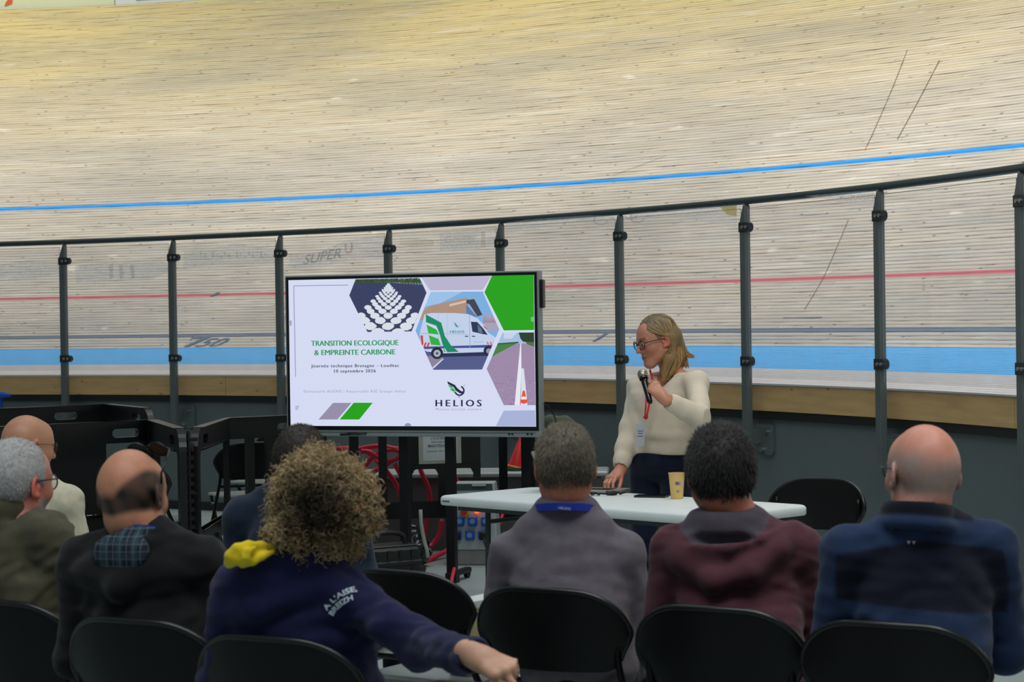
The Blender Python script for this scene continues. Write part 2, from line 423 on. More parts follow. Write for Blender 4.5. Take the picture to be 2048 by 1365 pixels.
print_on(e1, 20, 37, 5.56, 5.9, M_adr, [(0, 0), (.9, .08), (1, .3), (.85, 1), (.45, 1), (.5, .3), (.1, .12)])
e2 = ad_board(241, 640, M_adw, 'white advertising board with green panels above the track')
print_on(e2, 283, 356, 5.56, 6.2, M_adg); print_on(e2, 364, 470, 5.56, 6.2, mat('mint_print', (150, 205, 170), .5))

# ------------------------------------------------------------------ safety railing with clear panels
M_steel = mat('grey_painted_steel', (92, 101, 101), .42, metal=.15, noise=.05, spec=.5)
M_rail = mat('dark_grey_tube', (66, 76, 77), .32, metal=.35, noise=.05)
M_bolt = mat('zinc_bolt', (168, 176, 176), .3, metal=.9, noise=.1)
M_clamp = mat('dark_clamp', (48, 50, 50), .4, metal=.3)
M_glass = bpy.data.materials.new('clear_polycarbonate'); M_glass.use_nodes = True
nt = M_glass.node_tree; N = nt.nodes; L = nt.links; N.remove(N['Principled BSDF']); out = N['Material Output']
tr = N.new('ShaderNodeBsdfTransparent'); tr.inputs[0].default_value = (.96, .965, .98, 1); gl = N.new('ShaderNodeBsdfGlossy'); gl.inputs['Roughness'].default_value = .03
mx = N.new('ShaderNodeMixShader'); mx.inputs[0].default_value = .045; df = N.new('ShaderNodeBsdfDiffuse'); df.inputs[0].default_value = (.8, .78, .8, 1)
m2 = N.new('ShaderNodeMixShader'); nz = N.new('ShaderNodeTexNoise'); nz.inputs['Scale'].default_value = 3; mr = N.new('ShaderNodeMapRange')
mr.inputs[1].default_value = .35; mr.inputs[2].default_value = .7; mr.inputs[3].default_value = .02; mr.inputs[4].default_value = .07
L.new(nz.outputs[0], mr.inputs[0]); L.new(mr.outputs[0], m2.inputs[0]); L.new(tr.outputs[0], m2.inputs[1]); L.new(df.outputs[0], m2.inputs[2])
L.new(m2.outputs[0], mx.inputs[1]); L.new(gl.outputs[0], mx.inputs[2]); L.new(mx.outputs[0], out.inputs[0])
def film(name, rgb, alpha):
    m = bpy.data.materials.new(name); m.use_nodes = True; nt = m.node_tree; N = nt.nodes; L = nt.links; N.remove(N['Principled BSDF']); out = N['Material Output']
    tr = N.new('ShaderNodeBsdfTransparent'); df = N.new('ShaderNodeBsdfDiffuse'); df.inputs[0].default_value = (*lin(rgb), 1); mx = N.new('ShaderNodeMixShader'); tl = N.new('ShaderNodeBsdfTranslucent'); tl.inputs[0].default_value = (*lin(rgb), 1); ad = N.new('ShaderNodeMixShader'); ad.inputs[0].default_value = .5; L.new(df.outputs[0], ad.inputs[1]); L.new(tl.outputs[0], ad.inputs[2])
    nz = N.new('ShaderNodeTexNoise'); nz.inputs['Scale'].default_value = 9; mr = N.new('ShaderNodeMapRange'); mr.inputs[1].default_value = .3; mr.inputs[2].default_value = .7
    mr.inputs[3].default_value = alpha * .65; mr.inputs[4].default_value = min(1, alpha * 1.25)
    L.new(nz.outputs[0], mr.inputs[0]); L.new(mr.outputs[0], mx.inputs[0]); L.new(tr.outputs[0], mx.inputs[1]); L.new(ad.outputs[0], mx.inputs[2]); L.new(mx.outputs[0], out.inputs[0]); return m
F_white = film('sheer_white_film', (252, 253, 255), .34); F_grey = film('sheer_grey_film', (120, 126, 136), .42)
F_red = film('sheer_red_film', (225, 140, 120), .4); F_yel = film('sheer_yellow_film', (225, 205, 95), .7); F_pale = film('faint_grey_film', (140, 145, 150), .25)

rail = empty('safety_railing', pol(ang(1024, 0), 0, 0), label='curved grey steel railing with clear panels round the inside of the track', cat='railing')
rail_o = np.array(rail.location)
def rl(p): return tuple(np.array(p) - rail_o)
PXS = [128, 346, 560, 778, 1002, 1240, 1492, 1760, 2044]
PA = [ang(p, 0) for p in PXS]
PA = [2 * PA[0] - PA[1] + (PA[0] - PA[1]) * 0, *PA, PA[-1] - .115, PA[-1] - .23]
PA = [PA[0] + (PA[0] - PA[1]), *PA]
mb = MB(); aa = np.linspace(PA[0] + .05, PA[-1] - .03, 90); mb.tube([rl(pol(a, .005, 2.335)) for a in aa], .0235, 12); mb.build('handrail', M_rail, rail, smooth=True)
ZT = 2.30
for i, a in enumerate(PA):
    rd = np.array([math.cos(a), math.sin(a), 0]); tg = np.array([math.sin(a), -math.cos(a), 0])     # tg: to the right seen from inside
    if i == 0 or i >= len(PA) - 1: pass
    b = np.array(pol(a, 0, 0)); q = MB(); hw = .029; dp = .022
    poly = [(-hw, .78), (hw, .68), (hw, ZT), (hw * .55, ZT + .02), (-hw, ZT - .10)]
    q.prism(poly, lambda p: rl(b + tg * p[0] - rd * dp + np.array([0, 0, p[1]])), lambda p: rl(b + tg * p[0] + rd * dp + np.array([0, 0, p[1]])))
    post = q.build('post', M_steel, rail, bevel=.003)
    for zc in (2.165, 1.305):
        q = MB(); Mx = np.stack([tg, rd, [0, 0, 1]], 1)
        q.box(rl(b + np.array([0, 0, zc])), (.068, .052, .062), M=Mx)
        q.prism([(.06 + .03 * math.cos(t), .03 * math.sin(t)) for t in np.linspace(0, 2 * math.pi, 17)[:-1]], lambda p: rl(b + tg * p[0] - rd * .032 + np.array([0, 0, zc + p[1]])), lambda p: rl(b + tg * p[0] + rd * .005 + np.array([0, 0, zc + p[1]])))
        q.prism([(.0, -.026), (.06, -.026), (.06, .026), (.0, .026)], lambda p: rl(b + tg * p[0] - rd * .031 + np.array([0, 0, zc + p[1]])), lambda p: rl(b + tg * p[0] + rd * .002 + np.array([0, 0, zc + p[1]])))
        cl = q.build('clamp', M_clamp, post)
        q = MB()
        for bx in (.018, .06):
            q.prism([(bx + .011 * math.cos(t), .011 * math.sin(t)) for t in np.linspace(0, 2 * math.pi, 9)[:-1]], lambda p: rl(b + tg * p[0] - rd * .041 + np.array([0, 0, zc + p[1]])), lambda p: rl(b + tg * p[0] - rd * .027 + np.array([0, 0, zc + p[1]])))
        q.build('bolt', M_bolt, post)
    q = MB(); c0 = .045
    q.prism([(c0, .72), (c0 + .02, .70), (c0 + .08, .70), (c0 + .095, .72), (c0 + .095, .88), (c0 + .08, .895), (c0 - .09, .895), (c0 - .09, .72)], lambda p: rl(b + tg * p[0] + rd * .095 + np.array([0, 0, p[1]])), lambda p: rl(b + tg * p[0] + rd * .119 + np.array([0, 0, p[1]])))
    q.build('base_plate', M_steel, post, bevel=.002)
    q = MB(); q.box(rl(b + rd * .06 + np.array([0, 0, .82])), (.03, .08, .09), M=Mx); q.build('spacer', M_steel, post)
    q = MB()
    for (bx, bz) in ((c0 + .045, .85), (c0 - .005, .735)):
        q.prism([(bx + .014 * math.cos(t), bz + .014 * math.sin(t)) for t in np.linspace(0, 2 * math.pi, 7)[:-1]], lambda p: rl(b + tg * p[0] + rd * .075 + np.array([0, 0, p[1]])), lambda p: rl(b + tg * p[0] + rd * .1 + np.array([0, 0, p[1]])))
    q.build('bolt', M_bolt, post)
panels = []
for i in range(len(PA) - 1):
    a0, a1 = PA[i] - .039 / RF, PA[i + 1] + .034 / RF; q = MB(); V = []; r0 = -.004; th = .008
    p0 = np.array(pol(a0, r0, 0)); p1 = np.array(pol(a1, r0, 0))
    d = (p1 - p0); nn = np.array([-d[1], d[0], 0]) / np.linalg.norm(d) * th
    q.prism([(0, 1.20), (1, 1.20), (1, 2.288), (0, 2.288)], lambda p: rl(p0 + d * p[0] + np.array([0, 0, p[1]])), lambda p: rl(p0 + d * p[0] + nn + np.array([0, 0, p[1]])))
    g = q.build('glass_panel', [M_glass, M_clamp], rail); 
    edge = q = MB(); q.tube([rl(p0 + np.array([0, 0, 1.2])), rl(p0 + np.array([0, 0, 2.288])), rl(p1 + np.array([0, 0, 2.288])), rl(p1 + np.array([0, 0, 1.2]))], .0022, 4)
    q.build('panel_edge', mat('smoky_edge', (120, 116, 110), .3), g)
    panels.append((g, p0, d, nn))
def film_on(k, polys, m, name='sheer_film', text=None, off=1.0):  # ghost shapes and letters, laid on the clear panels as translucent film
    g, p0, d, nn = panels[k]; q = MB(); nrm_ = -nn / np.linalg.norm(nn) * .0018 * off
    def hit(px, py):
        r = ray(px, py); n_ = nn / np.linalg.norm(nn); t = ((p0 - EYE) @ n_) / (r @ n_); return rl(EYE + r * t + nrm_)
    for poly in polys: q.add([hit(*p) for p in poly], [tuple(range(len(poly)))])
    if text:
        s, x0, y0, x1, y1, h, b_, sh = text; L_ = math.hypot(x1 - x0, y1 - y0); ux, uy = (x1 - x0) / L_, (y1 - y0) / L_
        add_text(q, s, lambda x, y: hit(x0 + ux * L_ * x, y0 + uy * L_ * x - h * y), bold=b_, shear=sh)
    q.build(name, m, g)
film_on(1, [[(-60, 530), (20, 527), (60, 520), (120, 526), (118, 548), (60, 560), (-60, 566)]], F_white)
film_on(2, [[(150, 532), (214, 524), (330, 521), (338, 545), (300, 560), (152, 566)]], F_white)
film_on(2, [[(x, 530), (x + 8, 529), (x + 10, 557), (x + 2, 558)] for x in (218, 238, 260)], F_pale, off=2)
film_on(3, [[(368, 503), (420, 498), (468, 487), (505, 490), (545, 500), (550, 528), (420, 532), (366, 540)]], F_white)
film_on(3, [[(400 + 8 * k, 504 + (k % 3) * 4), (404 + 8 * k, 503 + (k % 3) * 4), (405 + 8 * k, 511 + (k % 2) * 5), (401 + 8 * k, 511 + (k % 2) * 5)] for k in range(17)], F_pale, off=2)
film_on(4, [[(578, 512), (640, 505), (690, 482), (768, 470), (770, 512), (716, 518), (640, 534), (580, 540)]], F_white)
film_on(4, [], F_grey, text=('SUPER', 607, 530, 683, 515, 19, .02, .3), off=2)
film_on(4, [], F_red, text=('U', 690, 507, 706, 505, 20, .03, 0), off=2)
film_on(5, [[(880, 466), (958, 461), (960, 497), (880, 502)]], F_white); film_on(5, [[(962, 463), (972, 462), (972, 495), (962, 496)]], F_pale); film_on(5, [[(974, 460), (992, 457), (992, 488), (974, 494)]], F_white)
film_on(5, [], F_pale, text=('Group', 890, 487, 948, 483, 14, .005, 0), off=2)
film_on(5, [[(800, 475), (850, 478), (868, 480), (868, 492), (830, 495), (800, 490)]], film('faint_green_film', (180, 190, 140), .2))
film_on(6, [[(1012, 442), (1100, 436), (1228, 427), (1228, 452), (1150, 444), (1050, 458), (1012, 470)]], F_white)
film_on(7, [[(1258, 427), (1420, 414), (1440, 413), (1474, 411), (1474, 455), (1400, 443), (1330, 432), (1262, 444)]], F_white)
film_on(7, [[(1441, 414), (1474, 411), (1474, 432), (1455, 430)]], F_yel, off=2)
for k, cx_, cy_ in ((6, 1203, 440), (7, 1276, 435), (7, 1262, 428)):
    film_on(k, [[(cx_ + 16 * math.cos(t), cy_ + 12 * math.sin(t)), (cx_ + 16 * math.cos(t + .6), cy_ + 12 * math.sin(t + .6)), (cx_ + 12 * math.cos(t + .6), cy_ + 8 * math.sin(t + .6)), (cx_ + 12 * math.cos(t), cy_ + 8 * math.sin(t))] for t in np.arange(.2, 3.3, .6)], F_pale, off=3)
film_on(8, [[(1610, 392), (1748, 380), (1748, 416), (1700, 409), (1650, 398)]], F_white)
film_on(8, [], F_pale, text=('LOUDEAC', 1690, 402, 1752, 397, 12, .01, 0), off=2)

# ------------------------------------------------------------------ interactive display on its stand
TL = atY(574, 874, 13.30); TR = atY(1082, 874, 12.74)
zb = (TL[2] + TR[2]) / 2; TL[2] = TR[2] = zb
dT = TR - TL; TW = np.linalg.norm(dT); dT /= TW; nT = np.array([dT[1], -dT[0], 0])     # nT towards the audience
zt = (atY(568, 553, TL[1])[2] + atY(1078, 540, TR[1])[2]) / 2; TH = zt - zb
tv = empty('display_screen', ((TL + TR) / 2)[:2].tolist() + [0], label='large grey-framed display screen on a stand showing a white and green slide', cat='screen')
tvo = np.array(tv.location); Mt = np.stack([dT, -nT, [0, 0, 1]], 1)
def tp(a, dpt, z): return tuple(TL + dT * a + nT * dpt + np.array([0, 0, z]) - tvo + np.array([0, 0, 0]))
def tvhit(px, py):
    r = ray(px, py); t = ((TL - EYE) @ nT) / (r @ nT); p = EYE + r * t - TL; return p @ dT, p[2]
M_tvgrey = mat('silver_grey_casing', (150, 158, 158), .4, metal=.2, noise=.03)
M_tvblk = mat('black_bezel', (10, 11, 14), .25, noise=.05)
q = MB()
q.box(tp(TW / 2, -.035, TH / 2), (TW, .07, TH), M=Mt)
q.build('casing', M_tvgrey, tv, bevel=.006)
def c5(x, y): return tvhit(560 + x / 3.793, 530 + y / 3.793)
sx0 = (c5(65, 118)[0] + c5(83, 1225)[0]) / 2; sx1 = (c5(1928, 75)[0] + c5(1943, 1225)[0]) / 2
sz0 = (c5(83, 1225)[1] + c5(1943, 1225)[1]) / 2; sz1 = (c5(65, 118)[1] + c5(1928, 75)[1]) / 2
q = MB(); b_ = .017
q.box(tp((sx0 + sx1) / 2, .001, (sz0 + sz1) / 2 - .004), (sx1 - sx0 + 2 * b_, .004, sz1 - sz0 + 2 * b_ + .008), M=Mt); q.build('bezel', M_tvblk, tv)
q = MB(); q.box(tp(TW / 2, .003, .028), (TW * .96, .006, .006), M=Mt, bev=.002); q.build('lower_groove', mat('grey_groove', (104, 110, 110), .5), tv)
q = MB()
for k in (.88, .892, .95, .965): q.box(tp(TW * k, .003, .018), (.012, .004, .007), M=Mt)
q.build('port', M_tvblk, tv)
q = MB(); q.tube([tp(TW * .22, .012, .012), tp(TW * .30, .012, .016)], .006, 8); q.tube([tp(TW * .25, .012, .018), tp(TW * .325, .012, .021)], .005, 8)
st = q.build('stylus', M_tvblk, None, smooth=True); st.location = tvo; tag(st, 'black stylus pen lying on the lower edge of the display', 'pen')
q = MB(); q.box(tp(TW + .012, -.03, TH * .86), (.022, .05, .17), M=Mt, bev=.006); q.build('side_module', M_tvblk, tv)
# slide
E_MAT = bpy.data.materials.new('screen_picture'); E_MAT.use_nodes = True; nt = E_MAT.node_tree; bs = nt.nodes['Principled BSDF']
at = nt.nodes.new('ShaderNodeAttribute'); at.attribute_name = 'Col'; nt.links.new(at.outputs['Color'], bs.inputs['Emission Color'])
bs.inputs['Emission Strength'].default_value = .93; bs.inputs['Base Color'].default_value = (.012, .012, .014, 1); bs.inputs['Roughness'].default_value = .3
def clip_poly(P, Q):                 # convex clip of P by Q (any winding)
    ar = sum(Q[i][0] * Q[(i + 1) % len(Q)][1] - Q[(i + 1) % len(Q)][0] * Q[i][1] for i in range(len(Q)))
    Q = Q if ar > 0 else Q[::-1]
    for i in range(len(Q)):
        a, b = Q[i], Q[(i + 1) % len(Q)]; f = lambda p: (b[0] - a[0]) * (p[1] - a[1]) - (b[1] - a[1]) * (p[0] - a[0])
        R = []
        for j in range(len(P)):
            p, q_ = P[j], P[(j + 1) % len(P)]; fp, fq = f(p), f(q_)
            if fp >= 0: R.append(p)
            if (fp >= 0) != (fq >= 0): t = fp / (fp - fq); R.append((p[0] + (q_[0] - p[0]) * t, p[1] + (q_[1] - p[1]) * t))
        P = R
        if len(P) < 3: return []
    return P
SCRP = [(65, 118), (1928, 75), (1943, 1225), (83, 1225)]
sl = MB(); LAY = [0]
def sp(poly, c, clip=None, lay=None):
    if clip: poly = clip_poly(poly, clip)
    poly = clip_poly(poly, SCRP) if clip else poly
    if len(poly) < 3: return
    LAY[0] += 1; d = .0032 + LAY[0] * .0000045
    sl.add([tp(*[c5(*p)[0], d, c5(*p)[1]]) for p in poly], [tuple(range(len(poly)))], lin(c))
def stx(s, x0, x1, yb, cap, c, bold=0., space=1., tilt=0.):
    if bold > .01:
        for dx_ in (0, .10 * cap): stx(s, x0 + dx_ - .05 * cap, x1 + dx_ - .05 * cap, yb, cap, c, 0, space, tilt)
        return
    LAY[0] += 1; d = .0034 + LAY[0] * .0000045
    def fn(x, y):
        px, py = x0 + (x1 - x0) * x, yb + tilt * x - cap * y; a, z = c5(px, py); return tp(a, d, z)
    add_text(sl, s, fn, lin(c), bold, space)
BG = (218, 224, 248)
q0 = [(sx0, sz0), (sx1, sz0), (sx1, sz1), (sx0, sz1)]
sl.add([tp(a, .0031, z) for a, z in q0], [(0, 1, 2, 3)], lin(BG))
LN = (150, 155, 185)
sp([(103, 157), (520, 151), (520, 157), (103, 163)], LN); sp([(103, 157), (109, 157), (123, 850), (117, 850)], LN); sp([(74, 423), (90, 423), (91, 462), (75, 462)], (170, 165, 200))
HA = [(575, 110), (1060, 98), (1113, 212), (1000, 505), (665, 510), (527, 232)]
sp(HA, (56, 62, 96))
sp([(520, 60), (1120, 60), (1120, 150), (1060, 150), (830, 136), (560, 128), (520, 132)], (120, 150, 190), HA)
rs = random.Random(3)
for k in range(26):
    x = 560 + k * 21; sp([(x, 100 + rs.random() * 14), (x + 22, 96 + rs.random() * 14), (x + 24, 140 + (k > 16) * 14), (x, 130)], (44 + rs.randint(0, 30), 66 + rs.randint(0, 24), 40), HA)
rs = random.Random(5)
for k in range(240):
    x, y = rs.uniform(530, 1110), rs.uniform(160, 505); g = rs.randint(-10, 12); sp([(x, y), (x + 9, y + 1), (x + 7, y + 4), (x - 2, y + 3)], (60 + g, 66 + g, 104 + g), HA)
sp([(818, 140), (832, 140), (868, 205), (780, 205)], (200, 210, 226), HA)
y = 150.0; r = 0
while y < 590:
    hw = (y - 135) * .84; rh = 5 + (y - 150) * .15; cw = hw * 2 / 4.3; cxr = 825 - (y - 135) * .01
    for k in range(-4, 5):
        X = cxr + (k + (.5 if r % 2 else 0)) * cw * 1.04
        if abs(X - cxr) > hw * .98: continue
        P = []
        for t in range(10):
            an = t * math.pi / 5; j = 1 + rs.uniform(-.08, .08)
            P.append((X + cw * .37 * j * math.copysign(abs(math.cos(an)) ** 1.12, math.cos(an)), y + rh * .60 * j * math.copysign(abs(math.sin(an)) ** 1.12, math.sin(an))))
        sp(P, (222, 228, 238), HA)
    y += rh * .93; r += 1
sp([(1075, 97), (1605, 85), (1540, 190), (1140, 195)], (190, 184, 212))
sp([(1610, 83), (1926, 76), (1930, 495), (1700, 498), (1553, 208)], (36, 164, 14))
sp([(1905, 395), (1928, 395), (1928, 432), (1905, 432)], (110, 195, 110))
HC = [(1145, 205), (1540, 203), (1665, 490), (1535, 795), (1165, 797), (1030, 500)]
sp(HC, (126, 178, 228)); sp([(1020, 200), (1400, 200), (1200, 300), (1020, 330)], (158, 198, 236), HC)
sp([(1060, 370), (1140, 310), (1415, 250), (1430, 262), (1430, 420), (1040, 420)], (176, 146, 128), HC)
sp([(1285, 300), (1475, 255), (1480, 268), (1290, 316)], (226, 196, 168), HC)
sp([(1415, 268), (1475, 258), (1538, 380), (1500, 392), (1440, 300), (1415, 290)], (70, 66, 80), HC); sp([(1415, 300), (1490, 388), (1510, 420), (1415, 420)], (96, 124, 170), HC)
sp([(1538, 380), (1700, 380), (1700, 500), (1560, 500)], (168, 166, 190), HC)
for k in range(9): sp([(1545 + k * 11, 440), (1549 + k * 11, 370 + (k * 37) % 30), (1552 + k * 11, 440)], (150, 120, 130), HC)
sp([(1020, 600), (1700, 600), (1700, 800), (1020, 800)], (84, 92, 140), HC); sp([(1100, 690), (1240, 700), (1160, 800), (1050, 800)], (140, 132, 158), HC)
sp([(1235, 712), (1246, 714), (1170, 785), (1156, 782)], (214, 216, 236), HC); sp([(1120, 660), (1620, 655), (1600, 690), (1200, 700)], (40, 44, 84), HC)
sp([(1098, 378), (1150, 366), (1330, 366), (1430, 374), (1500, 404), (1560, 470), (1580, 515), (1650, 560), (1652, 610), (1620, 660), (1240, 672), (1120, 660), (1075, 640), (1062, 520)], (198, 212, 238), HC)
sp([(1090, 622), (1640, 606), (1636, 628), (1240, 634), (1098, 640)], (66, 80, 152), HC)
sp([(1200, 376), (1204, 376), (1206, 660), (1202, 660)], (176, 190, 220), HC); sp([(1436, 380), (1440, 380), (1446, 640), (1442, 640)], (150, 165, 205), HC); sp([(1270, 372), (1273, 372), (1275, 655), (1272, 655)], (176, 190, 220), HC)
sp([(1062, 518), (1440, 528), (1440, 531), (1062, 522)], (160, 175, 210), HC)
TG = (22, 138, 100); LG = (48, 178, 62)
sp([(1108, 376), (1226, 440), (1252, 540), (1300, 612), (1358, 660), (1272, 664), (1236, 606), (1212, 520), (1188, 462), (1110, 436)], TG, HC)
sp([(1112, 446), (1186, 486), (1206, 530), (1128, 520)], LG, HC); sp([(1130, 534), (1204, 562), (1222, 612), (1148, 606)], LG, HC); sp([(1240, 632), (1262, 660), (1246, 662)], LG, HC)
sp([(1102, 440), (1190, 478), (1200, 496), (1112, 452)], (216, 226, 246), HC)
sp([(1450, 432), (1498, 434), (1546, 486), (1578, 532), (1540, 526), (1462, 508)], (44, 54, 84), HC); sp([(1500, 450), (1530, 484), (1540, 520), (1506, 512)], (90, 120, 140), HC)
sp([(1548, 462), (1575, 486), (1570, 492), (1545, 470)], (210, 90, 100), HC)
for x, w__ in ((1405, 24), (1458, 24)): sp([(x, 538), (x + w__, 540), (x + w__, 548), (x, 546)], (60, 70, 110), HC)
stx('HELIOS', 1293, 1400, 518, 20, (60, 150, 140), .02); stx('H E L I O S', 1475, 1540, 590, 10, (90, 150, 150)); 
sp([(1322, 434), (1338, 448), (1352, 470), (1364, 462), (1362, 446), (1366, 462), (1352, 476), (1336, 470), (1328, 452)], (50, 150, 150), HC)
for k in range(3):
    sp([(1078 + k * 24, 590), (1092 + k * 24, 588), (1080 + k * 24, 622), (1066 + k * 24, 624)], (208, 60, 70), HC)
    sp([(1566 + k * 24, 586), (1578 + k * 24, 585), (1590 + k * 24, 604), (1578 + k * 24, 606)], (214, 110, 120), HC)
sp([(1068, 536), (1086, 536), (1090, 606), (1076, 606)], (204, 50, 66), HC)
def disc(x, y, r, c, n=16): sp([(x + r * math.cos(2 * math.pi * k / n), y + r * math.sin(2 * math.pi * k / n)) for k in range(n)], c, HC)
disc(1194, 670, 46, (34, 36, 54)); disc(1194, 672, 27, (170, 180, 200)); disc(1194, 672, 10, (70, 76, 100)); disc(1584, 652, 38, (36, 38, 60)); disc(1586, 654, 20, (140, 150, 180))
HD = [(1690, 515), (1929, 513), (1941, 1065), (1700, 1065), (1570, 790)]
sp(HD, (160, 140, 172)); sp([(1500, 500), (1950, 500), (1950, 596), (1500, 600)], (164, 196, 232), HD); sp([(1700, 515), (1800, 515), (1760, 560), (1700, 560)], (204, 216, 236), HD)
sp([(1500, 610), (1660, 598), (1815, 588), (1640, 680), (1500, 780)], (72, 132, 62), HD); sp([(1640, 596), (1812, 584), (1812, 594), (1640, 606)], (52, 84, 50), HD)
sp([(1812, 512), (1950, 512), (1950, 590), (1846, 584), (1826, 560)], (40, 62, 42), HD); sp([(1862, 584), (1950, 588), (1950, 630), (1880, 604)], (84, 110, 66), HD)
rs = random.Random(9)
for k in range(150):
    x, y = rs.uniform(1600, 1935), rs.uniform(640, 1060); g = rs.randint(-16, 12); s_ = (y - 560) / 400
    sp([(x, y), (x + 22 * s_, y + 2), (x + 18 * s_, y + 10 * s_), (x - 5 * s_, y + 8 * s_)], (160 + g, 140 + g, 172 + g), HD)
sp([(1826, 594), (1832, 594), (1834, 800), (1822, 1065), (1782, 1065)], (236, 238, 246), HD); sp([(1834, 786), (1852, 786), (1880, 1065), (1828, 1065)], (226, 226, 242), HD)
sp([(1844, 955), (1858, 955), (1880, 1045), (1852, 1056), (1824, 1045)], (240, 84, 40), HD); sp([(1836, 1000), (1868, 1000), (1873, 1022), (1830, 1022)], (240, 236, 240), HD)
sp([(1700, 1107), (1939, 1104), (1942, 1224), (1640, 1224)], (172, 182, 220))
sp([(405, 1048), (545, 1048), (438, 1174), (295, 1174)], (152, 146, 172)); sp([(562, 1047), (706, 1047), (604, 1174), (455, 1174)], (36, 164, 14))
GR = (38, 158, 98)
stx('TRANSITION ECOLOGIQUE', 240, 900, 616, 40, GR, .012, 1.0, -6); stx('& EMPREINTE CARBONE', 264, 877, 686, 40, GR, .012, 1.0, -6)
DK = (70, 72, 100)
stx('Journée technique Bretagne – Loudéac', 240, 905, 779, 24, DK, .011, 1.2, -4); stx('10 septembre 2026', 414, 728, 818, 24, DK, .011, 1.2, -2)
stx('Emmanuelle AUGRIS / Responsable RSE Groupe Helios', 184, 958, 970, 20, (150, 156, 190), 0, 1.15, -1)
NV = (30, 30, 72)
stx('HELIOS', 1184, 1530, 1074, 50, NV, .018, 1.45); stx('Mission sécurité routière', 1186, 1532, 1104, 17, (130, 136, 176), 0, 1.3)
# wing-and-ring emblem
sp([(1272, 884), (1330, 912), (1346, 934), (1375, 958), (1400, 962), (1396, 978), (1368, 976), (1338, 956), (1318, 926), (1276, 904)], NV)
sp([(1276, 910), (1306, 918), (1322, 938), (1290, 930)], LG); sp([(1288, 934), (1324, 942), (1340, 962), (1306, 958)], LG); sp([(1312, 960), (1330, 964), (1324, 972)], LG)
for k in range(12):
    a0_, a1_ = math.radians(-70 + k * 19), math.radians(-70 + (k + 1) * 19.5)
    sp([(1364 + 40 * math.cos(a0_), 956 + 40 * math.sin(a0_)), (1364 + 40 * math.cos(a1_), 956 + 40 * math.sin(a1_)), (1364 + 28 * math.cos(a1_), 956 + 28 * math.sin(a1_)), (1364 + 28 * math.cos(a0_), 956 + 28 * math.sin(a0_))], NV)
sp([(1392, 918), (1406, 906), (1400, 922)], (110, 160, 170)); sp([(1356, 1000), (1366, 1000), (1361, 1012)], NV)
sp([(118, 1070), (150, 1068), (140, 1100), (120, 1104)], (186, 192, 222)); sp([(945, 1224), (955, 1206), (973, 1200), (991, 1206), (1000, 1224)], (150, 150, 185))
sl.build('slide_picture', E_MAT, tv, fix=False)['kind'] = 'stuff'
# stand
M_stand = mat('black_stand_steel', (14, 15, 18), .45, metal=.3)
a1 = tvhit(793, 860)[0]; a2 = tvhit(886, 860)[0]
for a_ in (a1, a2):
    q = MB(); q.box(tp(a_, -.12, (-zb + .05 + TH * .7) / 2), (.058, .05, zb - .05 + TH * .7), M=Mt, bev=.004); q.build('column', M_stand, tv)
    q = MB(); q.box(tp(a_, -.12, -zb + .03), (.072, .066, .06), M=Mt, bev=.004); q.box(tp(a_, -.26, -zb + .05), (.05, .26, .03), M=Mt, bev=.006); q.build('foot_bar', M_stand, tv)
    for d_ in (-.25,):
        q = MB(); q.tube([tp(a_ - .012, -.12 + d_, -zb + .034), tp(a_ + .012, -.12 + d_, -zb + .034)], .034, 14); q.box(tp(a_, -.12 + d_, -zb + .045), (.034, .05, .03), M=Mt); q.build('caster', M_black, tv, smooth='auto')
q = MB(); q.box(tp((a1 + a2) / 2, -.12, .25), (a2 - a1, .03, .1), M=Mt, bev=.004); q.box(tp((a1 + a2) / 2, -.09, .6), (a2 - a1 + .25, .04, .1), M=Mt); q.build('mounting_bracket', M_stand, tv)
q = MB(); q.tube(catmull([tp(TW + .005, -.04, .2), tp(TW + .045, -.06, .16), tp(TW + .075, -.1, .05), tp(TW + .05, -.14, -.06)]), .004, 6); q.build('cable', M_black, tv, smooth=True)

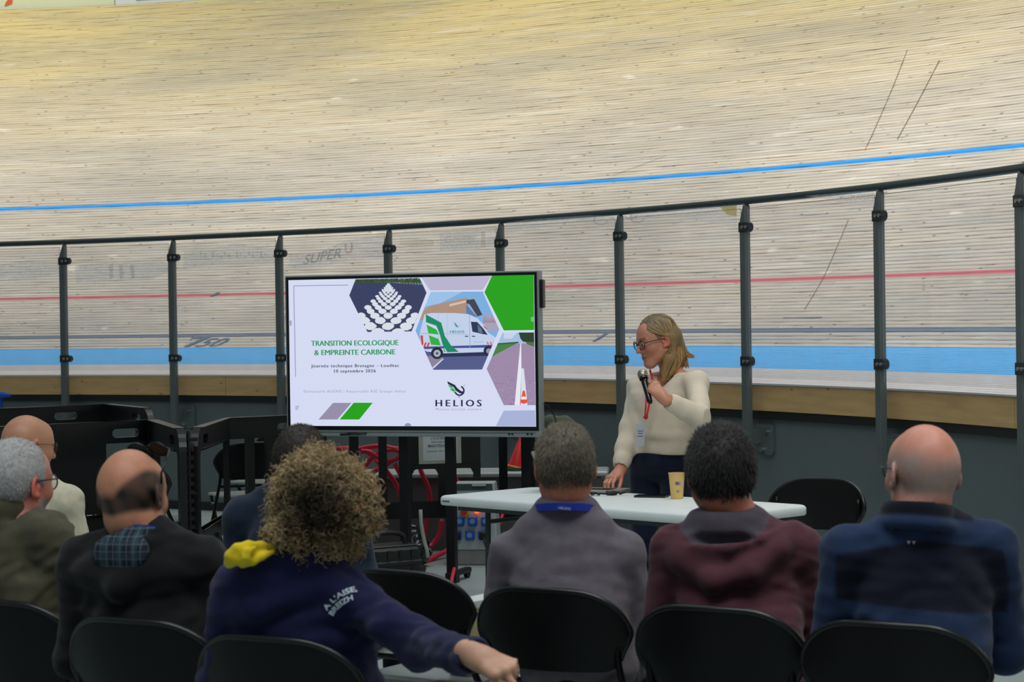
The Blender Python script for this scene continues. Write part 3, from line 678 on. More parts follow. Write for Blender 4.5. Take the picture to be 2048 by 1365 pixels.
# ------------------------------------------------------------------ black plastic crowd barriers
M_bar = mat('black_polyethylene', (14, 15, 17), .34, noise=.12, spec=.55)
def barrier(name, path, zlo, zhi, label, bars, window=None, round0=True, round1=True, feet=(), group='black plastic barriers behind the screen'):
    P = [np.array(p[:2]) for p in path]; org = sum(P) / len(P); e = empty(name, (org[0], org[1], 0), label=label, cat='barrier', group=None)
    cum = [0.0]
    for i in range(1, len(P)): cum.append(cum[-1] + np.linalg.norm(P[i] - P[i - 1]))
    Ltot = cum[-1]
    def at_(s):
        s = min(max(s, 0), Ltot - 1e-6); i = max(k for k in range(len(cum)) if cum[k] <= s); i = min(i, len(P) - 2)
        t = (s - cum[i]) / (cum[i + 1] - cum[i]); p = P[i] + (P[i + 1] - P[i]) * t; d = (P[i + 1] - P[i]) / (cum[i + 1] - cum[i]); return p, np.array([d[1], -d[0]])
    def pt(s, z, o):
        p, n_ = at_(s); return (p[0] + n_[0] * o - org[0], p[1] + n_[1] * o - org[1], z)
    th = .022; R = .13; BH = .135; BL = .11
    def slab(poly, nm, th=th, hole=None):
        # polygon in (s,z) cut at the corners of the path so that it can bend
        cuts = [c for c in cum[1:-1]]
        pieces = [poly]
        for c in cuts:
            new = []
            for pl in pieces:
                L_ = clip_poly(pl, [(-9, -9), (c, -9), (c, 9), (-9, 9)]); R_ = clip_poly(pl, [(c, -9), (99, -9), (99, 9), (c, 9)])
                new += [x for x in (L_, R_) if len(x) > 2]
            pieces = new
        for pl in pieces: q.prism(pl, lambda p: pt(p[0], p[1], th), lambda p: pt(p[0], p[1], -th))
    # top band with hand holes
    q = MB()
    def cornerpoly(s0, sgn, zc, up):      # rounded corner block
        cx_ = s0 + sgn * R; pts = [(cx_, zc - up * R)] ; 
        return [(cx_ - sgn * R * math.cos(t), zc - up * R + up * R * math.sin(t)) for t in np.linspace(0, math.pi / 2, 7)]
    hw_ = .19; hh = .055
    holes = [s for s in (.30, Ltot - .30, Ltot / 2) if s < Ltot]
    s0, s1 = 0.0, Ltot; PW = .085
    for zc, up, bw in ((zhi, 1, BH), (zlo, -1, BL)):
        for (sE, sgn, rd_) in ((s0, 1, round0), (s1, -1, round1)):
            if rd_:
                oc = [(sE + sgn * (R - R * math.cos(t)), zc - up * R + up * R * math.sin(t)) for t in np.linspace(0, math.pi / 2, 8)]
                r2 = R * .35; ix, iz = sE + sgn * PW, zc - up * bw
                ic = [(ix + sgn * (r2 - r2 * math.cos(t)), iz - up * r2 + up * r2 * math.sin(t)) for t in np.linspace(0, math.pi / 2, 8)]
                oc = [(sE, zc - up * (bw + r2))] + oc + [(sE + sgn * (PW + r2 + R * .3), zc)]; ic = [(ix, zc - up * (bw + r2))] + ic + [(sE + sgn * (PW + r2 + R * .3), iz)]
                for k in range(len(oc) - 1): slab([oc[k], oc[k + 1], ic[k + 1], ic[k]], '')
        e0 = s0 + (PW + R * .35 + R * .3 if round0 else 0); e1 = s1 - (PW + R * .35 + R * .3 if round1 else 0)
        if up == 1:
            x = e0
            for h in sorted(holes):
                a_, b__ = h - hw_ / 2, h + hw_ / 2
                if a_ < x or b__ > e1: continue
                slab([(x, zc - bw), (a_, zc - bw), (a_, zc), (x, zc)], '')
                zc_ = zc - bw / 2 - .005
                slab([(a_, zc_ + hh / 2), (b__, zc_ + hh / 2), (b__, zc), (a_, zc)], ''); slab([(a_, zc - bw), (b__, zc - bw), (b__, zc_ - hh / 2), (a_, zc_ - hh / 2)], '')
                for sg, xx in ((1, a_), (-1, b__)):
                    for u in (1, -1): slab([(xx, zc_ + u * hh / 2)] + [(xx + sg * (hh / 2 - hh / 2 * math.cos(t)), zc_ + u * hh / 2 * math.sin(t)) for t in np.linspace(0, math.pi / 2, 5)], '')
                x = b__
            slab([(x, zc - bw), (e1, zc - bw), (e1, zc), (x, zc)], '')
            slab([(s0 + R, zc - .006), (s1 - R, zc - .006), (s1 - R, zc + .004), (s0 + R, zc + .004)], '', th=.034)
        else: slab([(e0, zc), (e1, zc), (e1, zc + bw), (e0, zc + bw)], '')
        slab([(e0, zc - up * bw), (e1, zc - up * bw), (e1, zc - up * (bw - .012)), (e0, zc - up * (bw - .012))], '', th=.03)
    for sE, sgn, rd_ in ((s0, 1, round0), (s1, -1, round1)):
        zA = zhi - (BH + R * .35 if rd_ else 0); zB = zlo + (BL + R * .35 if rd_ else 0)
        slab([(sE, zB), (sE + sgn * PW, zB), (sE + sgn * PW, zA), (sE, zA)], '')
    q.build('frame', M_bar, e)
    for s, wd in bars:
        q = MB(); slab([(s - wd / 2, zlo + BL - .01), (s + wd / 2, zlo + BL - .01), (s + wd / 2, zhi - BH + .01), (s - wd / 2, zhi - BH + .01)], '', th=.018); q.build('bar', M_bar, e)
    if window:
        sa, sb, zmid = window; q = MB()
        slab([(sa, zmid), (sb, zmid), (sb, zhi - BH + .01), (sa, zhi - BH + .01)], '', th=.02)
        for u in (0, .47, .94): slab([(sa + (sb - sa - .03) * u, zlo + BL), (sa + (sb - sa - .03) * u + .035, zlo + BL), (sa + (sb - sa - .03) * u + .035, zmid + .01), (sa + (sb - sa - .03) * u, zmid + .01)], '', th=.02)
        slab([(sa, zmid), (sb, zmid), (sb, zmid + .06), (sa, zmid + .06)], '', th=.03)
        q.build('centre_panel', M_bar, e)
    for s in feet:
        p, n_ = at_(s); q = MB()
        c = pt(s, 0, 0); d_ = np.array([n_[0], n_[1], 0])
        q.prism([(-.26, 0), (.26, 0), (.26, .02), (.05, .07), (.035, zlo + .04), (-.035, zlo + .04), (-.05, .07), (-.26, .02)],
                lambda k: tuple(np.array(c) + d_ * k[0] + np.array([-n_[1] * .03, n_[0] * .03, k[1]])), lambda k: tuple(np.array(c) + d_ * k[0] + np.array([n_[1] * .03, -n_[0] * .03, k[1]])))
        q.build('foot', M_bar, e)
    return e, pt, org, cum
def XY(px, D): p = atY(px, 640, D); return (p[0], p[1])
b1 = barrier('crowd_barrier', [XY(-260, 15.3), XY(60, 15.9), XY(214, 16.3), XY(300, 15.35)], .30, .995, 'black plastic barrier farthest back, below the blue roll at the wall',
             [(1.16, .05), (1.32, .05), (1.48, .05), (1.64, .05)] + [(k, .05) for k in (.2, .4)], feet=(.5, 1.4))
b2 = barrier('crowd_barrier', [XY(-240, 12.6), XY(0, 13.0), XY(300, 13.65), XY(362, 12.35)], .30, .99, 'black plastic barrier behind the two bald men on the left',
             [(1.84, .055), (1.98, .055), (1.70, .05)], window=(.95, 1.42, .42), feet=(.62, 1.75))
b3 = barrier('crowd_barrier', [XY(384, 12.5), XY(452, 13.85), XY(650, 14.3), XY(960, 14.5), XY(1062, 14.2)], .27, .985, 'long black plastic barrier passing behind the display screen',
             [], feet=(.7, 1.9))
e3, pt3, org3, cum3 = b3
def s3(px):                       # path length of barrier 3 at an image column
    best = None
    for k in range(600):
        s = cum3[-1] * k / 599; p = np.array(pt3(s, .6, 0)) + np.array([org3[0], org3[1], 0]); d = p - EYE; x = CXP + FPX * (d @ _R) / (d @ _F)
        if best is None or abs(x - px) < best[0]: best = (abs(x - px), s)
    return best[1]
for px, wd in ((454, .06), (500, .055), (540, .06), (590, .05), (645, .05), (709, .06), (765, .055), (1006, .045)):
    s = s3(px); q = MB(); q.prism([(s - wd / 2, .37), (s + wd / 2, .37), (s + wd / 2, .86), (s - wd / 2, .86)], lambda p: pt3(p[0], p[1], .018), lambda p: pt3(p[0], p[1], -.018)); q.build('bar', M_bar, e3)
sa, sb = s3(810), s3(961); q = MB()
def rect3(a, b, z0, z1, th=.02): q.prism([(a, z0), (b, z0), (b, z1), (a, z1)], lambda p: pt3(p[0], p[1], th), lambda p: pt3(p[0], p[1], -th))
rect3(sa, sb, .60, .86); rect3(sa, sa + .045, .36, .61); rect3(sb - .045, sb, .36, .61); rect3((sa + sb) / 2 - .03, (sa + sb) / 2 + .03, .36, .61)
rect3(sa, sb, .60, .63, .03)
for (ax, sg) in ((sa + .045, 1), (sb - .045, -1), ((sa + sb) / 2 - .03, -1), ((sa + sb) / 2 + .03, 1)):
    q.prism([(ax, .605), (ax + sg * .035, .605), (ax + sg * .015, .592), (ax, .565)], lambda p: pt3(p[0], p[1], .02), lambda p: pt3(p[0], p[1], -.02))
q.build('centre_panel', M_bar, e3)
# hinge stack between the two barriers
hc = (np.array(XY(373, 12.42))); e = empty('hinge_stack', (hc[0], hc[1], 0), label='stack of black hinge rings joining the two middle barriers', cat='hinge')
q = MB()
for k in range(11): q.lathe([(.012, .36 + k * .05), (.03, .362 + k * .05), (.03, .385 + k * .05), (.012, .387 + k * .05)], 10)
q.build('ring', M_bar, e)
q = MB(); q.lathe([(.012, 0), (.012, .98)], 8); q.build('pin', M_bar, e); q = MB(); q.lathe([(.05, 0), (.05, .02)], 12); q.build('base_disc', M_bar, e)
q = MB(); q.box((0, 0, .93), (.10, .03, .02)); q.box((0, 0, .36), (.10, .03, .02)); q.box((0, 0, .62), (.08, .03, .015)); q.build('clip', M_bar, e)

# sign fixed on the barrier
sg = empty('safety_notice', (0, 0, 0), label='laminated white safety notice fixed on the black barrier below the screen', cat='sign')
q = MB(); u0, u1 = s3(837), s3(921)
o3 = np.array([org3[0], org3[1], 0])
def w3(s, z, o): return tuple(np.array(pt3(s, z, o)) + o3)
sgo = np.array(w3((u0 + u1) / 2, 0, .03)); sg.location = sgo
def n3(x, y, o=.028): return tuple(np.array(w3(u0 + (u1 - u0) * x, .635 + .29 * y, o)) - sgo)
q.prism([(0, 0), (1, 0), (1, 1), (0, 1)], lambda p: n3(*p, .031), lambda p: n3(*p, .024)); q.build('plastic_sleeve', mat('cream_plastic', (176, 178, 164), .3), sg)
q = MB(); q.prism([(.1, .07), (.9, .07), (.9, 1), (.1, 1)], lambda p: n3(*p, .0325), lambda p: n3(*p, .0312)); q.build('paper', mat('white_paper', (206, 214, 216), .6, noise=.02), sg)
q = MB()
for s_, x0, x1, y_, h_ in (('ACCES', .32, .62, .76, .07), ('INTERDIT', .66, .86, .76, .05), ('A TOUTE PERSONNE', .28, .74, .56, .05), ('non autorisee', .3, .72, .49, .04), ('MAINTENANCE', .22, .8, .38, .07), ('risque de chute', .18, .82, .28, .03)):
    add_text(q, s_, lambda x, y: n3(x0 + (x1 - x0) * x, y_ + h_ * y, .0335), bold=.01)
q.add([n3(.2 + r_ * math.cos(t), .83 + r_ * .9 * math.sin(t), .0335) for t in np.linspace(0, 2 * math.pi, 17) for r_ in (.06, .075)], [(2 * k, 2 * k + 1, 2 * k + 3, 2 * k + 2) for k in range(16)])
q.add([n3(.155, .865, .0335), n3(.165, .875, .0335), n3(.245, .795, .0335), n3(.235, .785, .0335)], [(0, 1, 2, 3)])
q.build('printed_text', mat('grey_ink', (96, 100, 108), .6), sg)['kind'] = 'stuff'

# ------------------------------------------------------------------ low bench behind the barrier with cone and hose
bc = atZ(930, 948, .54); be = empty('low_bench', (bc[0] + .0, 15.05, 0), rz=-.06, label='low bench with pale top and dark sides behind the barrier', cat='bench')
q = MB(); q.box((0, 0, .525), (2.0, .46, .035), bev=.01); q.build('bench_top', mat('pale_laminate', (158, 166, 164), .4, noise=.04), be)
q = MB(); q.box((0, -.19, .255), (1.9, .02, .5)); q.build('front_panel', mat('brown_grey_panel', (84, 80, 80), .7, noise=.06), be)
for x in (-.9, .9): q = MB(); q.box((x, .02, .255), (.04, .36, .51)); q.build('leg', mat('brown_grey_panel', (84, 80, 80)), be)
cn = atZ(1030, 943, .545); ce = empty('traffic_cone', (cn[0], 14.95, .5426), label='red cone with dark green base on the bench, beside the screen', cat='cone')
q = MB(); pr = [(.058, .018), (.056, .03), (.052, .05), (.012, .27), (.010, .275)]
Mtilt = Matrix.Rotation(math.radians(13), 3, 'Y')
q.lathe(pr, 24, M=Mtilt); q.build('cone_body', mat('red_plastic', (212, 44, 46), .4, noise=.1), ce, smooth='auto')
q = MB(); q.lathe([(.06, 0), (.066, .002), (.066, .022), (.058, .024)], 24); q.build('base', mat('dark_green_plastic', (30, 74, 60), .5), ce, smooth='auto')
q = MB(); q.lathe([(.0595, .024), (.0595, .031), (.057, .034)], 24, M=Mtilt); q.build('yellow_rim', mat('yellow_plastic', (216, 150, 50), .5), ce, smooth='auto')
q = MB(); q.lathe([(.03, 0), (.10, .004), (.115, .03), (.09, .05), (.03, .055)], 20); o = q.build('rubber_base', M_black, smooth=True, loc=(cn[0] + .0, 14.9, .0)); bpy.data.objects.remove(o)
# hose
M_hose = mat('red_hose', (224, 44, 72), .45, noise=.06)
he = empty('red_hose', (atY(760, 900, 14.6)[0], 14.6, 0), label='red hose coiled over the barrier and trailing to the floor by the power box', cat='hose')
ho = np.array(he.location)
def hp(px, py, D): return atY(px, py, D) - ho
def hose(pts, r=.0165, nm='hose_loop'):
    q = MB(); q.tube(catmull([hp(*p) for p in pts], 6), r, 9); q.build(nm, M_hose, he, smooth=True)
hose([(640, 903, 14.62), (668, 899, 14.6), (702, 897, 14.55), (722, 899, 14.6), (740, 908, 14.65), (756, 925, 14.62), (775, 945, 14.6), (795, 975, 14.62), (806, 1010, 14.6)])
hose([(650, 925, 14.66), (690, 908, 14.6), (730, 896, 14.56), (762, 893, 14.52), (790, 898, 14.5), (812, 900, 14.55), (825, 912, 14.6)])
hose([(806, 904, 14.55), (798, 914, 14.5), (782, 922, 14.5), (760, 918, 14.5), (740, 905, 14.5), (723, 903, 14.52)])
hose([(726, 940, 14.6), (742, 918, 14.55), (765, 903, 14.5), (790, 900, 14.5), (808, 908, 14.5)])
hose([(728, 958, 14.66), (748, 944, 14.6), (768, 932, 14.6), (784, 922, 14.56), (806, 910, 14.5)])
hose([(790, 928, 14.5), (800, 948, 14.5), (812, 966, 14.55), (820, 990, 14.6)])
hose([(835, 920, 14.62), (843, 945, 14.6), (856, 975, 14.6), (861, 1005, 14.6), (858, 1030, 14.6), (850, 1060, 14.62), (846, 1090, 14.66)])
hose([(898, 930, 14.6), (910, 955, 14.6), (922, 982, 14.6), (930, 1015, 14.62), (925, 1050, 14.7)])
hose([(925, 1050, 14.7), (914, 1078, 14.6), (896, 1100, 14.45), (872, 1114, 14.3), (848, 1126, 14.1), (824, 1136, 13.9)], .0165, 'hose_end'); hose([(884, 1040, 14.64), (878, 1070, 14.62), (862, 1092, 14.6), (846, 1104, 14.5), (832, 1110, 14.4)], .0165)
hose([(1002, 975, 14.5), (1008, 990, 14.4), (1008, 1015, 14.3), (1000, 1050, 14.2)], .012); hose([(913, 1118, 13.4), (908, 1140, 13.0), (902, 1168, 12.6)], .011, 'hose_tail')
q = MB(); q.tube(catmull([hp(915, 1120, 13.4), hp(905, 1150, 13.0), hp(912, 1180, 12.7)]), .005, 6); q.build('thin_cable', M_black, he, smooth=True)

# ------------------------------------------------------------------ power distribution box
pw0 = atZ(907, 1128, .01); pw1 = atZ(1000, 1128, .01); pe = empty('power_box', ((pw0[0] + pw1[0]) / 2, (pw0[1] + pw1[1]) / 2 + .12, 0), rz=-.10, label='grey power distribution box with blue sockets, red button and lit lamp', cat='power box')
Wp = .30; M_pb = mat('light_grey_box', (176, 184, 182), .45, noise=.04)
q = MB(); pf = [(-.13, .10), (-.085, .475), (-.07, .535), (.07, .535), (.13, .475), (.13, .10)]
q.prism(pf, lambda p: (-Wp / 2 + (.02 if p[1] > .4 else 0), p[0], p[1]), lambda p: (Wp / 2 - (.02 if p[1] > .4 else 0), p[0], p[1])); q.build('casing', M_pb, pe, bevel=.008)
q = MB(); q.box((0, 0, .05), (Wp, .24, .1), bev=.006); q.build('plinth', mat('beige_grey_plinth', (138, 138, 134), .6), pe)
def pfx(x, t, o=.003):               # point on the sloping front: t from .1 to .475
    y = -.13 + (t - .10) / .375 * .045; return (x, y - o, t)
q = MB(); q.prism([(-.12, .485), (.12, .485), (.115, .525), (-.115, .525)], lambda p: (p[0], -.0825 + (p[1] - .475) / .06 * .015 - .006, p[1]), lambda p: (p[0], -.0825 + (p[1] - .475) / .06 * .015 + .004, p[1])); q.build('display_window', mat('dark_green_window', (64, 78, 76), .2), pe)
q = MB(); q.box((.03, -.083, .518), (.09, .008, .012)); q.build('label_strip', mat('white_strip', (200, 206, 206), .5), pe)
M_blue = mat('blue_plastic', (38, 96, 196), .4, noise=.08); M_bluel = mat('pale_blue_plastic', (134, 172, 222), .4)
for r_, t_ in enumerate((.285, .195)):
    for k_ in range(3):
        x_ = -.095 + k_ * .085 - r_ * .018; yb = pfx(0, t_)[1]
        se = MB(); Mx = Matrix.Rotation(math.radians(90), 3, 'X')
        se.box((x_, yb - .008, t_), (.062, .02, .064), bev=.008); s_o = se.build('socket', M_blue, pe)
        se = MB(); se.tube([(x_, yb - .016, t_ + .004), (x_, yb - .036, t_ + .002)], .028, 16); se.build('flap', M_blue, s_o, smooth='auto')
        se = MB(); se.tube([(x_, yb - .034, t_ + .004), (x_, yb - .039, t_ + .003)], .017, 12); se.build('flap_face', M_bluel, s_o, smooth='auto')
q = MB(); x_ = -.062; yb = pfx(0, .35)[1]; q.tube([(x_, yb + .005, .346), (x_, yb - .012, .344)], .030, 20); eb = q.build('button_plate', mat('yellow_plate', (226, 196, 40), .4), pe, smooth='auto')
q = MB(); q.tube([(x_, yb - .01, .348), (x_, yb - .03, .348), (x_, yb - .045, .348)], [.013, .013, .020], 18); q.tube([(x_, yb - .04, .348), (x_, yb - .052, .348)], .021, 18); q.build('red_button', mat('red_button', (214, 50, 54), .35), eb, smooth='auto')
q = MB(); x_ = .018; q.tube([(x_, yb, .350), (x_, yb - .024, .350)], .015, 16); q.build('lit_lamp', mat('glowing_red_lamp', (240, 60, 30), .3, emit=(255, 74, 30), estr=2.2), pe, smooth='auto')
q = MB(); q.tube(catmull([(-.113, -.165, .19), (-.112, -.18, .14), (-.118, -.19, .05), (-.135, -.20, .004)]), .006, 6); q.box((-.113, -.15, .195), (.05, .05, .055), bev=.01)
o = q.build('plug_and_cable', M_black, pe, smooth='auto'); 
q = MB(); q.tube(catmull([(.06, -.165, .19), (.075, -.19, .15), (.10, -.19, .05), (.13, -.21, .004)]), .006, 6); q.box((.06, -.15, .195), (.045, .05, .055), bev=.01); q.build('plug_and_cable', M_black, pe, smooth='auto')

# ------------------------------------------------------------------ black equipment case, bag, strap
cp = atY(772, 1143, 12.75); ke = empty('equipment_case', (cp[0], 12.78, 0), rz=.55, label='black hard equipment case with top handle on the floor below the screen', cat='case')
M_case = mat('black_case_plastic', (27, 28, 28), .38, noise=.1, bump=.001, bscale=120)
q = MB(); q.box((0, 0, .14), (.36, .22, .235), bev=.02); q.box((0, 0, .16), (.372, .232, .035), bev=.008); q.build('body', M_case, ke)
q = MB()
for k in (-.12, -.04, .04, .12): q.box((k, -.112, .08), (.02, .012, .10)); q.box((k, -.112, .215), (.02, .012, .05))
for k in (-.06, .06): q.box((.183, k, .115), (.012, .03, .14))
q.build('rib', M_case, ke)
q = MB(); q.box((0, 0, .262), (.33, .19, .012), bev=.006); q.build('lid', mat('dark_grey_lid', (40, 42, 40), .4), ke)
q = MB(); q.tube(catmull([(-.12, -.02, .25), (-.11, -.02, .31), (-.05, -.02, .335), (.05, -.02, .335), (.11, -.02, .31), (.12, -.02, .25)]), .015, 8); q.build('handle', M_case, ke, smooth=True)
q = MB()
for x_, y_ in ((-.15, -.09), (.15, -.09), (-.15, .09), (.15, .09)): q.lathe([(.015, 0), (.018, .028)], 8, c=(x_, y_, 0))
q.build('foot', M_black, ke)
# ------------------------------------------------------------------ baton: blue roll on the wall, far left
br = atY(8, 793, 17.9); ble = MB(); ble.tube([(-.16, 0, 0), (.075, 0, .0)], .036, 14); ble.tube([(.07, 0, 0), (.10, 0, .006)], [.036, .02], 14)
zz = .955; aa_ = ang(8, .2); pp = pol(aa_, .2, 0)
o = ble.build('blue_roll', mat('blue_tarpaulin', (30, 76, 176), .45, noise=.2), smooth='auto', loc=(br[0], br[1] + .0, br[2]))
bpy.data.objects.remove(o)
be2 = empty('rolled_banner', (pol(ang(4, -.12), -.12, 0)[0], pol(ang(4, -.12), -.12, 0)[1], 0), rz=-.55, label='blue rolled banner standing against the grey wall at the far left', cat='banner')
q = MB(); q.tube([(-.10, 0, 0), (-.07, 0, .9), (-.065, 0, .98)], .045, 14); q.build('roll', mat('blue_tarpaulin', (30, 76, 176), .45, noise=.2), be2, smooth='auto')
q = MB(); q.tube([(-.09, 0, .97), (.0, 0, .99), (.09, -.01, .985)], [.04, .03, .015], 10); q.build('loose_end', mat('blue_tarpaulin', (30, 76, 176)), be2, smooth='auto')

# ------------------------------------------------------------------ white folding table
tc_ = atZ(878, 992, .74) * .25 + atZ(1065, 974, .74) * .25 + atZ(1636, 1011, .74) * .25 + atZ(1410, 1032, .74) * .25
d1 = atZ(1410, 1032, .74) - atZ(878, 992, .74); d2 = atZ(1636, 1011, .74) - atZ(1065, 974, .74); dd = (d1 + d2) / 2; T_L = np.linalg.norm(dd); T_A = math.atan2(dd[1], dd[0])
T_W = np.linalg.norm(((atZ(1065, 974, .74) - atZ(878, 992, .74)) + (atZ(1636, 1011, .74) - atZ(1410, 1032, .74))) / 2)
te = empty('folding_table', (tc_[0], tc_[1], 0), rz=T_A, label='long white plastic folding table in front of the speaker', cat='table')
M_white = mat('white_plastic_top', (226, 232, 230), .42, noise=.03, bump=.0006, bscale=160)
def rrect(a, b, r, n=5):
    P = []
    for cx_, cy_, t0 in ((a - r, b - r, 0), (-a + r, b - r, 1), (-a + r, -b + r, 2), (a - r, -b + r, 3)):
        for k in range(n + 1): t = (t0 + k / n) * math.pi / 2; P.append((cx_ + r * math.cos(t), cy_ + r * math.sin(t)))
    return P
q = MB(); A_, B_ = T_L / 2, T_W / 2; rings = [(A_ - .03, B_ - .03, .695), (A_ - .004, B_ - .004, .695), (A_, B_, .702), (A_, B_, .728), (A_ - .006, B_ - .006, .7375), (A_ - .012, B_ - .012, .74)]
V = []; n_ = 24
for a_, b_2, z_ in rings: V += [(x, y, z_) for x, y in rrect(a_, b_2, .05)]
n_ = len(rrect(1, 1, .1)); Fs = [(i * n_ + k, i * n_ + (k + 1) % n_, (i + 1) * n_ + (k + 1) % n_, (i + 1) * n_ + k) for i in range(5) for k in range(n_)] + [tuple(range(5 * n_, 6 * n_)), tuple(range(n_))[::-1]]
q.add(V, Fs); q.build('tabletop', M_white, te, smooth='auto')
q = MB(); q.box((0, -B_ + .06, .685), (T_L - .2, .02, .03)); q.box((0, B_ - .06, .685), (T_L - .2, .02, .03)); q.build('under_rail', mat('dark_grey_frame', (58, 62, 64), .5), te)
q = MB(); q.box((0, 0, 0), (.05, .001, .008)); q.build('maker_plate', mat('grey_emblem', (96, 110, 108), .5), te, loc=(-A_ + .07, -B_ - .0006, .716))
M_tube = mat('dark_powder_tube', (44, 48, 50), .45, metal=.2)
for sx in (-1, 1):
    x_ = sx * (A_ - .262 if sx < 0 else A_ - .24)
    for sy in (-1, 1):
        q = MB(); q.tube([(x_, sy * (B_ - .10), .70), (x_, sy * (B_ - .09), .02)], .0135, 10); q.tube([(x_, sy * (B_ - .09), 0), (x_, sy * (B_ - .09), .025)], .017, 10); q.build('leg', M_tube, te, smooth='auto')
    q = MB(); q.tube([(x_, -B_ + .09, .18), (x_, B_ - .09, .18)], .011, 8); q.tube([(x_, -B_ + .1, .62), (x_, B_ - .1, .62)], .011, 8); q.build('cross_tube', M_tube, te, smooth='auto')
    q = MB(); q.tube([(x_, 0, .62), (x_ - sx * .34, 0, .69)], .009, 8); q.tube([(x_, .05, .25), (x_ - sx * .34, .05, .69)], .008, 8); q.build('brace', M_tube, te, smooth='auto')

# things on the table ------------------------------------------------------------------
cu = atZ(1354, 998, .74); ce = empty('paper_cup', (cu[0], cu[1], .7405), label='beige paper cup with coloured print on the white table', cat='cup')
q = MB(); q.lathe([(.028, 0), (.029, .004), (.0385, .12), (.037, .12), (.029, .01), (.0, .01)], 28); q.build('cup_wall', mat('beige_card', (226, 188, 116), .6, noise=.05), ce, smooth='auto')
q = MB(); q.tube([(.0388 * math.cos(t), .0388 * math.sin(t), .12) for t in np.linspace(0, 2 * math.pi, 25)[:-1]], .0018, 6, closed=True); q.build('rim', mat('beige_card', (226, 188, 116)), ce, smooth=True)
for (dx, z0, w_, h_, c) in ((-.010, .066, .007, .016, (190, 70, 90)), (-.002, .066, .007, .016, (70, 90, 160)), (.006, .066, .009, .016, (110, 160, 190)), (-.004, .03, .006, .012, (110, 130, 90)), (.004, .03, .006, .012, (160, 160, 140))):
    q = MB(); V = []
    for x, z in ((dx, z0), (dx + w_, z0), (dx + w_, z0 + h_), (dx, z0 + h_)):
        r_ = .0288 + (z / .12) * .0097 + .0006; V.append((x, -math.sqrt(r_ * r_ - x * x), z))
    q.add(V, [(0, 1, 2, 3)]); q.build('printed_mark', mat('cup_ink_%d_%d' % (c[0], c[2]), c, .6), ce)
ph = atZ(1303, 995, .74); pe2 = empty('smartphone', (ph[0], ph[1], .7405), rz=math.radians(-22), label='black smartphone lying flat beside the paper cup', cat='phone')
q = MB(); q.prism(rrect(.078, .038, .008), lambda p: (p[0], p[1], 0), lambda p: (p[0], p[1], .009)); q.build('phone_case', mat('phone_black', (16, 18, 22), .3), pe2)
q = MB(); q.prism(rrect(.073, .034, .006), lambda p: (p[0], p[1], .0088), lambda p: (p[0], p[1], .0098)); q.build('phone_glass', mat('phone_glass', (8, 9, 12), .08), pe2)
# laptop: open, hinge to the left, keyboard to the right
lp = atZ(1170, 984, .742); le = empty('laptop', (lp[0], lp[1], .7405), rz=math.radians(-24), label='silver laptop open on the table beside the speaker\'s hand', cat='laptop')
M_lap = mat('silver_aluminium', (150, 146, 142), .35, metal=.5, noise=.03)
q = MB(); q.prism(rrect(.17, .115, .012), lambda p: (p[0] + .03, p[1], 0), lambda p: (p[0] + .03, p[1], .014)); q.build('base', M_lap, le)
q = MB()
for i in range(12):
    for j in range(5): q.box((-.10 + i * .021 + .0, -.03 + j * .02 + .012, .0146), (.017, .016, .0016))
q.build('keyboard', M_black, le)['kind'] = 'stuff'
q = MB(); hx = -.145; q.prism([(-.115, 0), (.115, 0), (.115, .205), (.105, .215), (-.105, .215), (-.115, .205)], lambda p: (hx - p[1] * .42, p[0], .012 + p[1] * .9), lambda p: (hx - p[1] * .42 - .006, p[0], .012 + p[1] * .9 - .003)); q.build('lid', M_lap, le)
ca = atZ(1205, 992, .74); cb = empty('cable_bundle', (ca[0], ca[1], .7405), label='tangled black cable on the table edge of the laptop', cat='cable')
q = MB(); rs = random.Random(2); P = [(-.10 + .2 * t / 22 + rs.uniform(-.02, .02), rs.uniform(-.02, .02) - .01, .006 + rs.uniform(0, .012)) for t in range(23)]
q.tube(catmull(P, 4), .0045, 6); q.build('cable', M_black, cb, smooth=True)
q = MB(); q.tube([(.02, -.005, .010), (.05, 0, .012), (.07, .004, .010)], [.009, .012, .008], 8); q.build('plug', M_black, cb, smooth='auto')
q = MB(); q.tube(catmull([(-.12, -.03, .003), (-.06, -.04, .003), (-.02, -.025, .003), (-.03, -.01, .003)]), .002, 6); q.build('thin_white_lead', mat('pale_lead', (150, 156, 156), .5), cb, smooth=True)

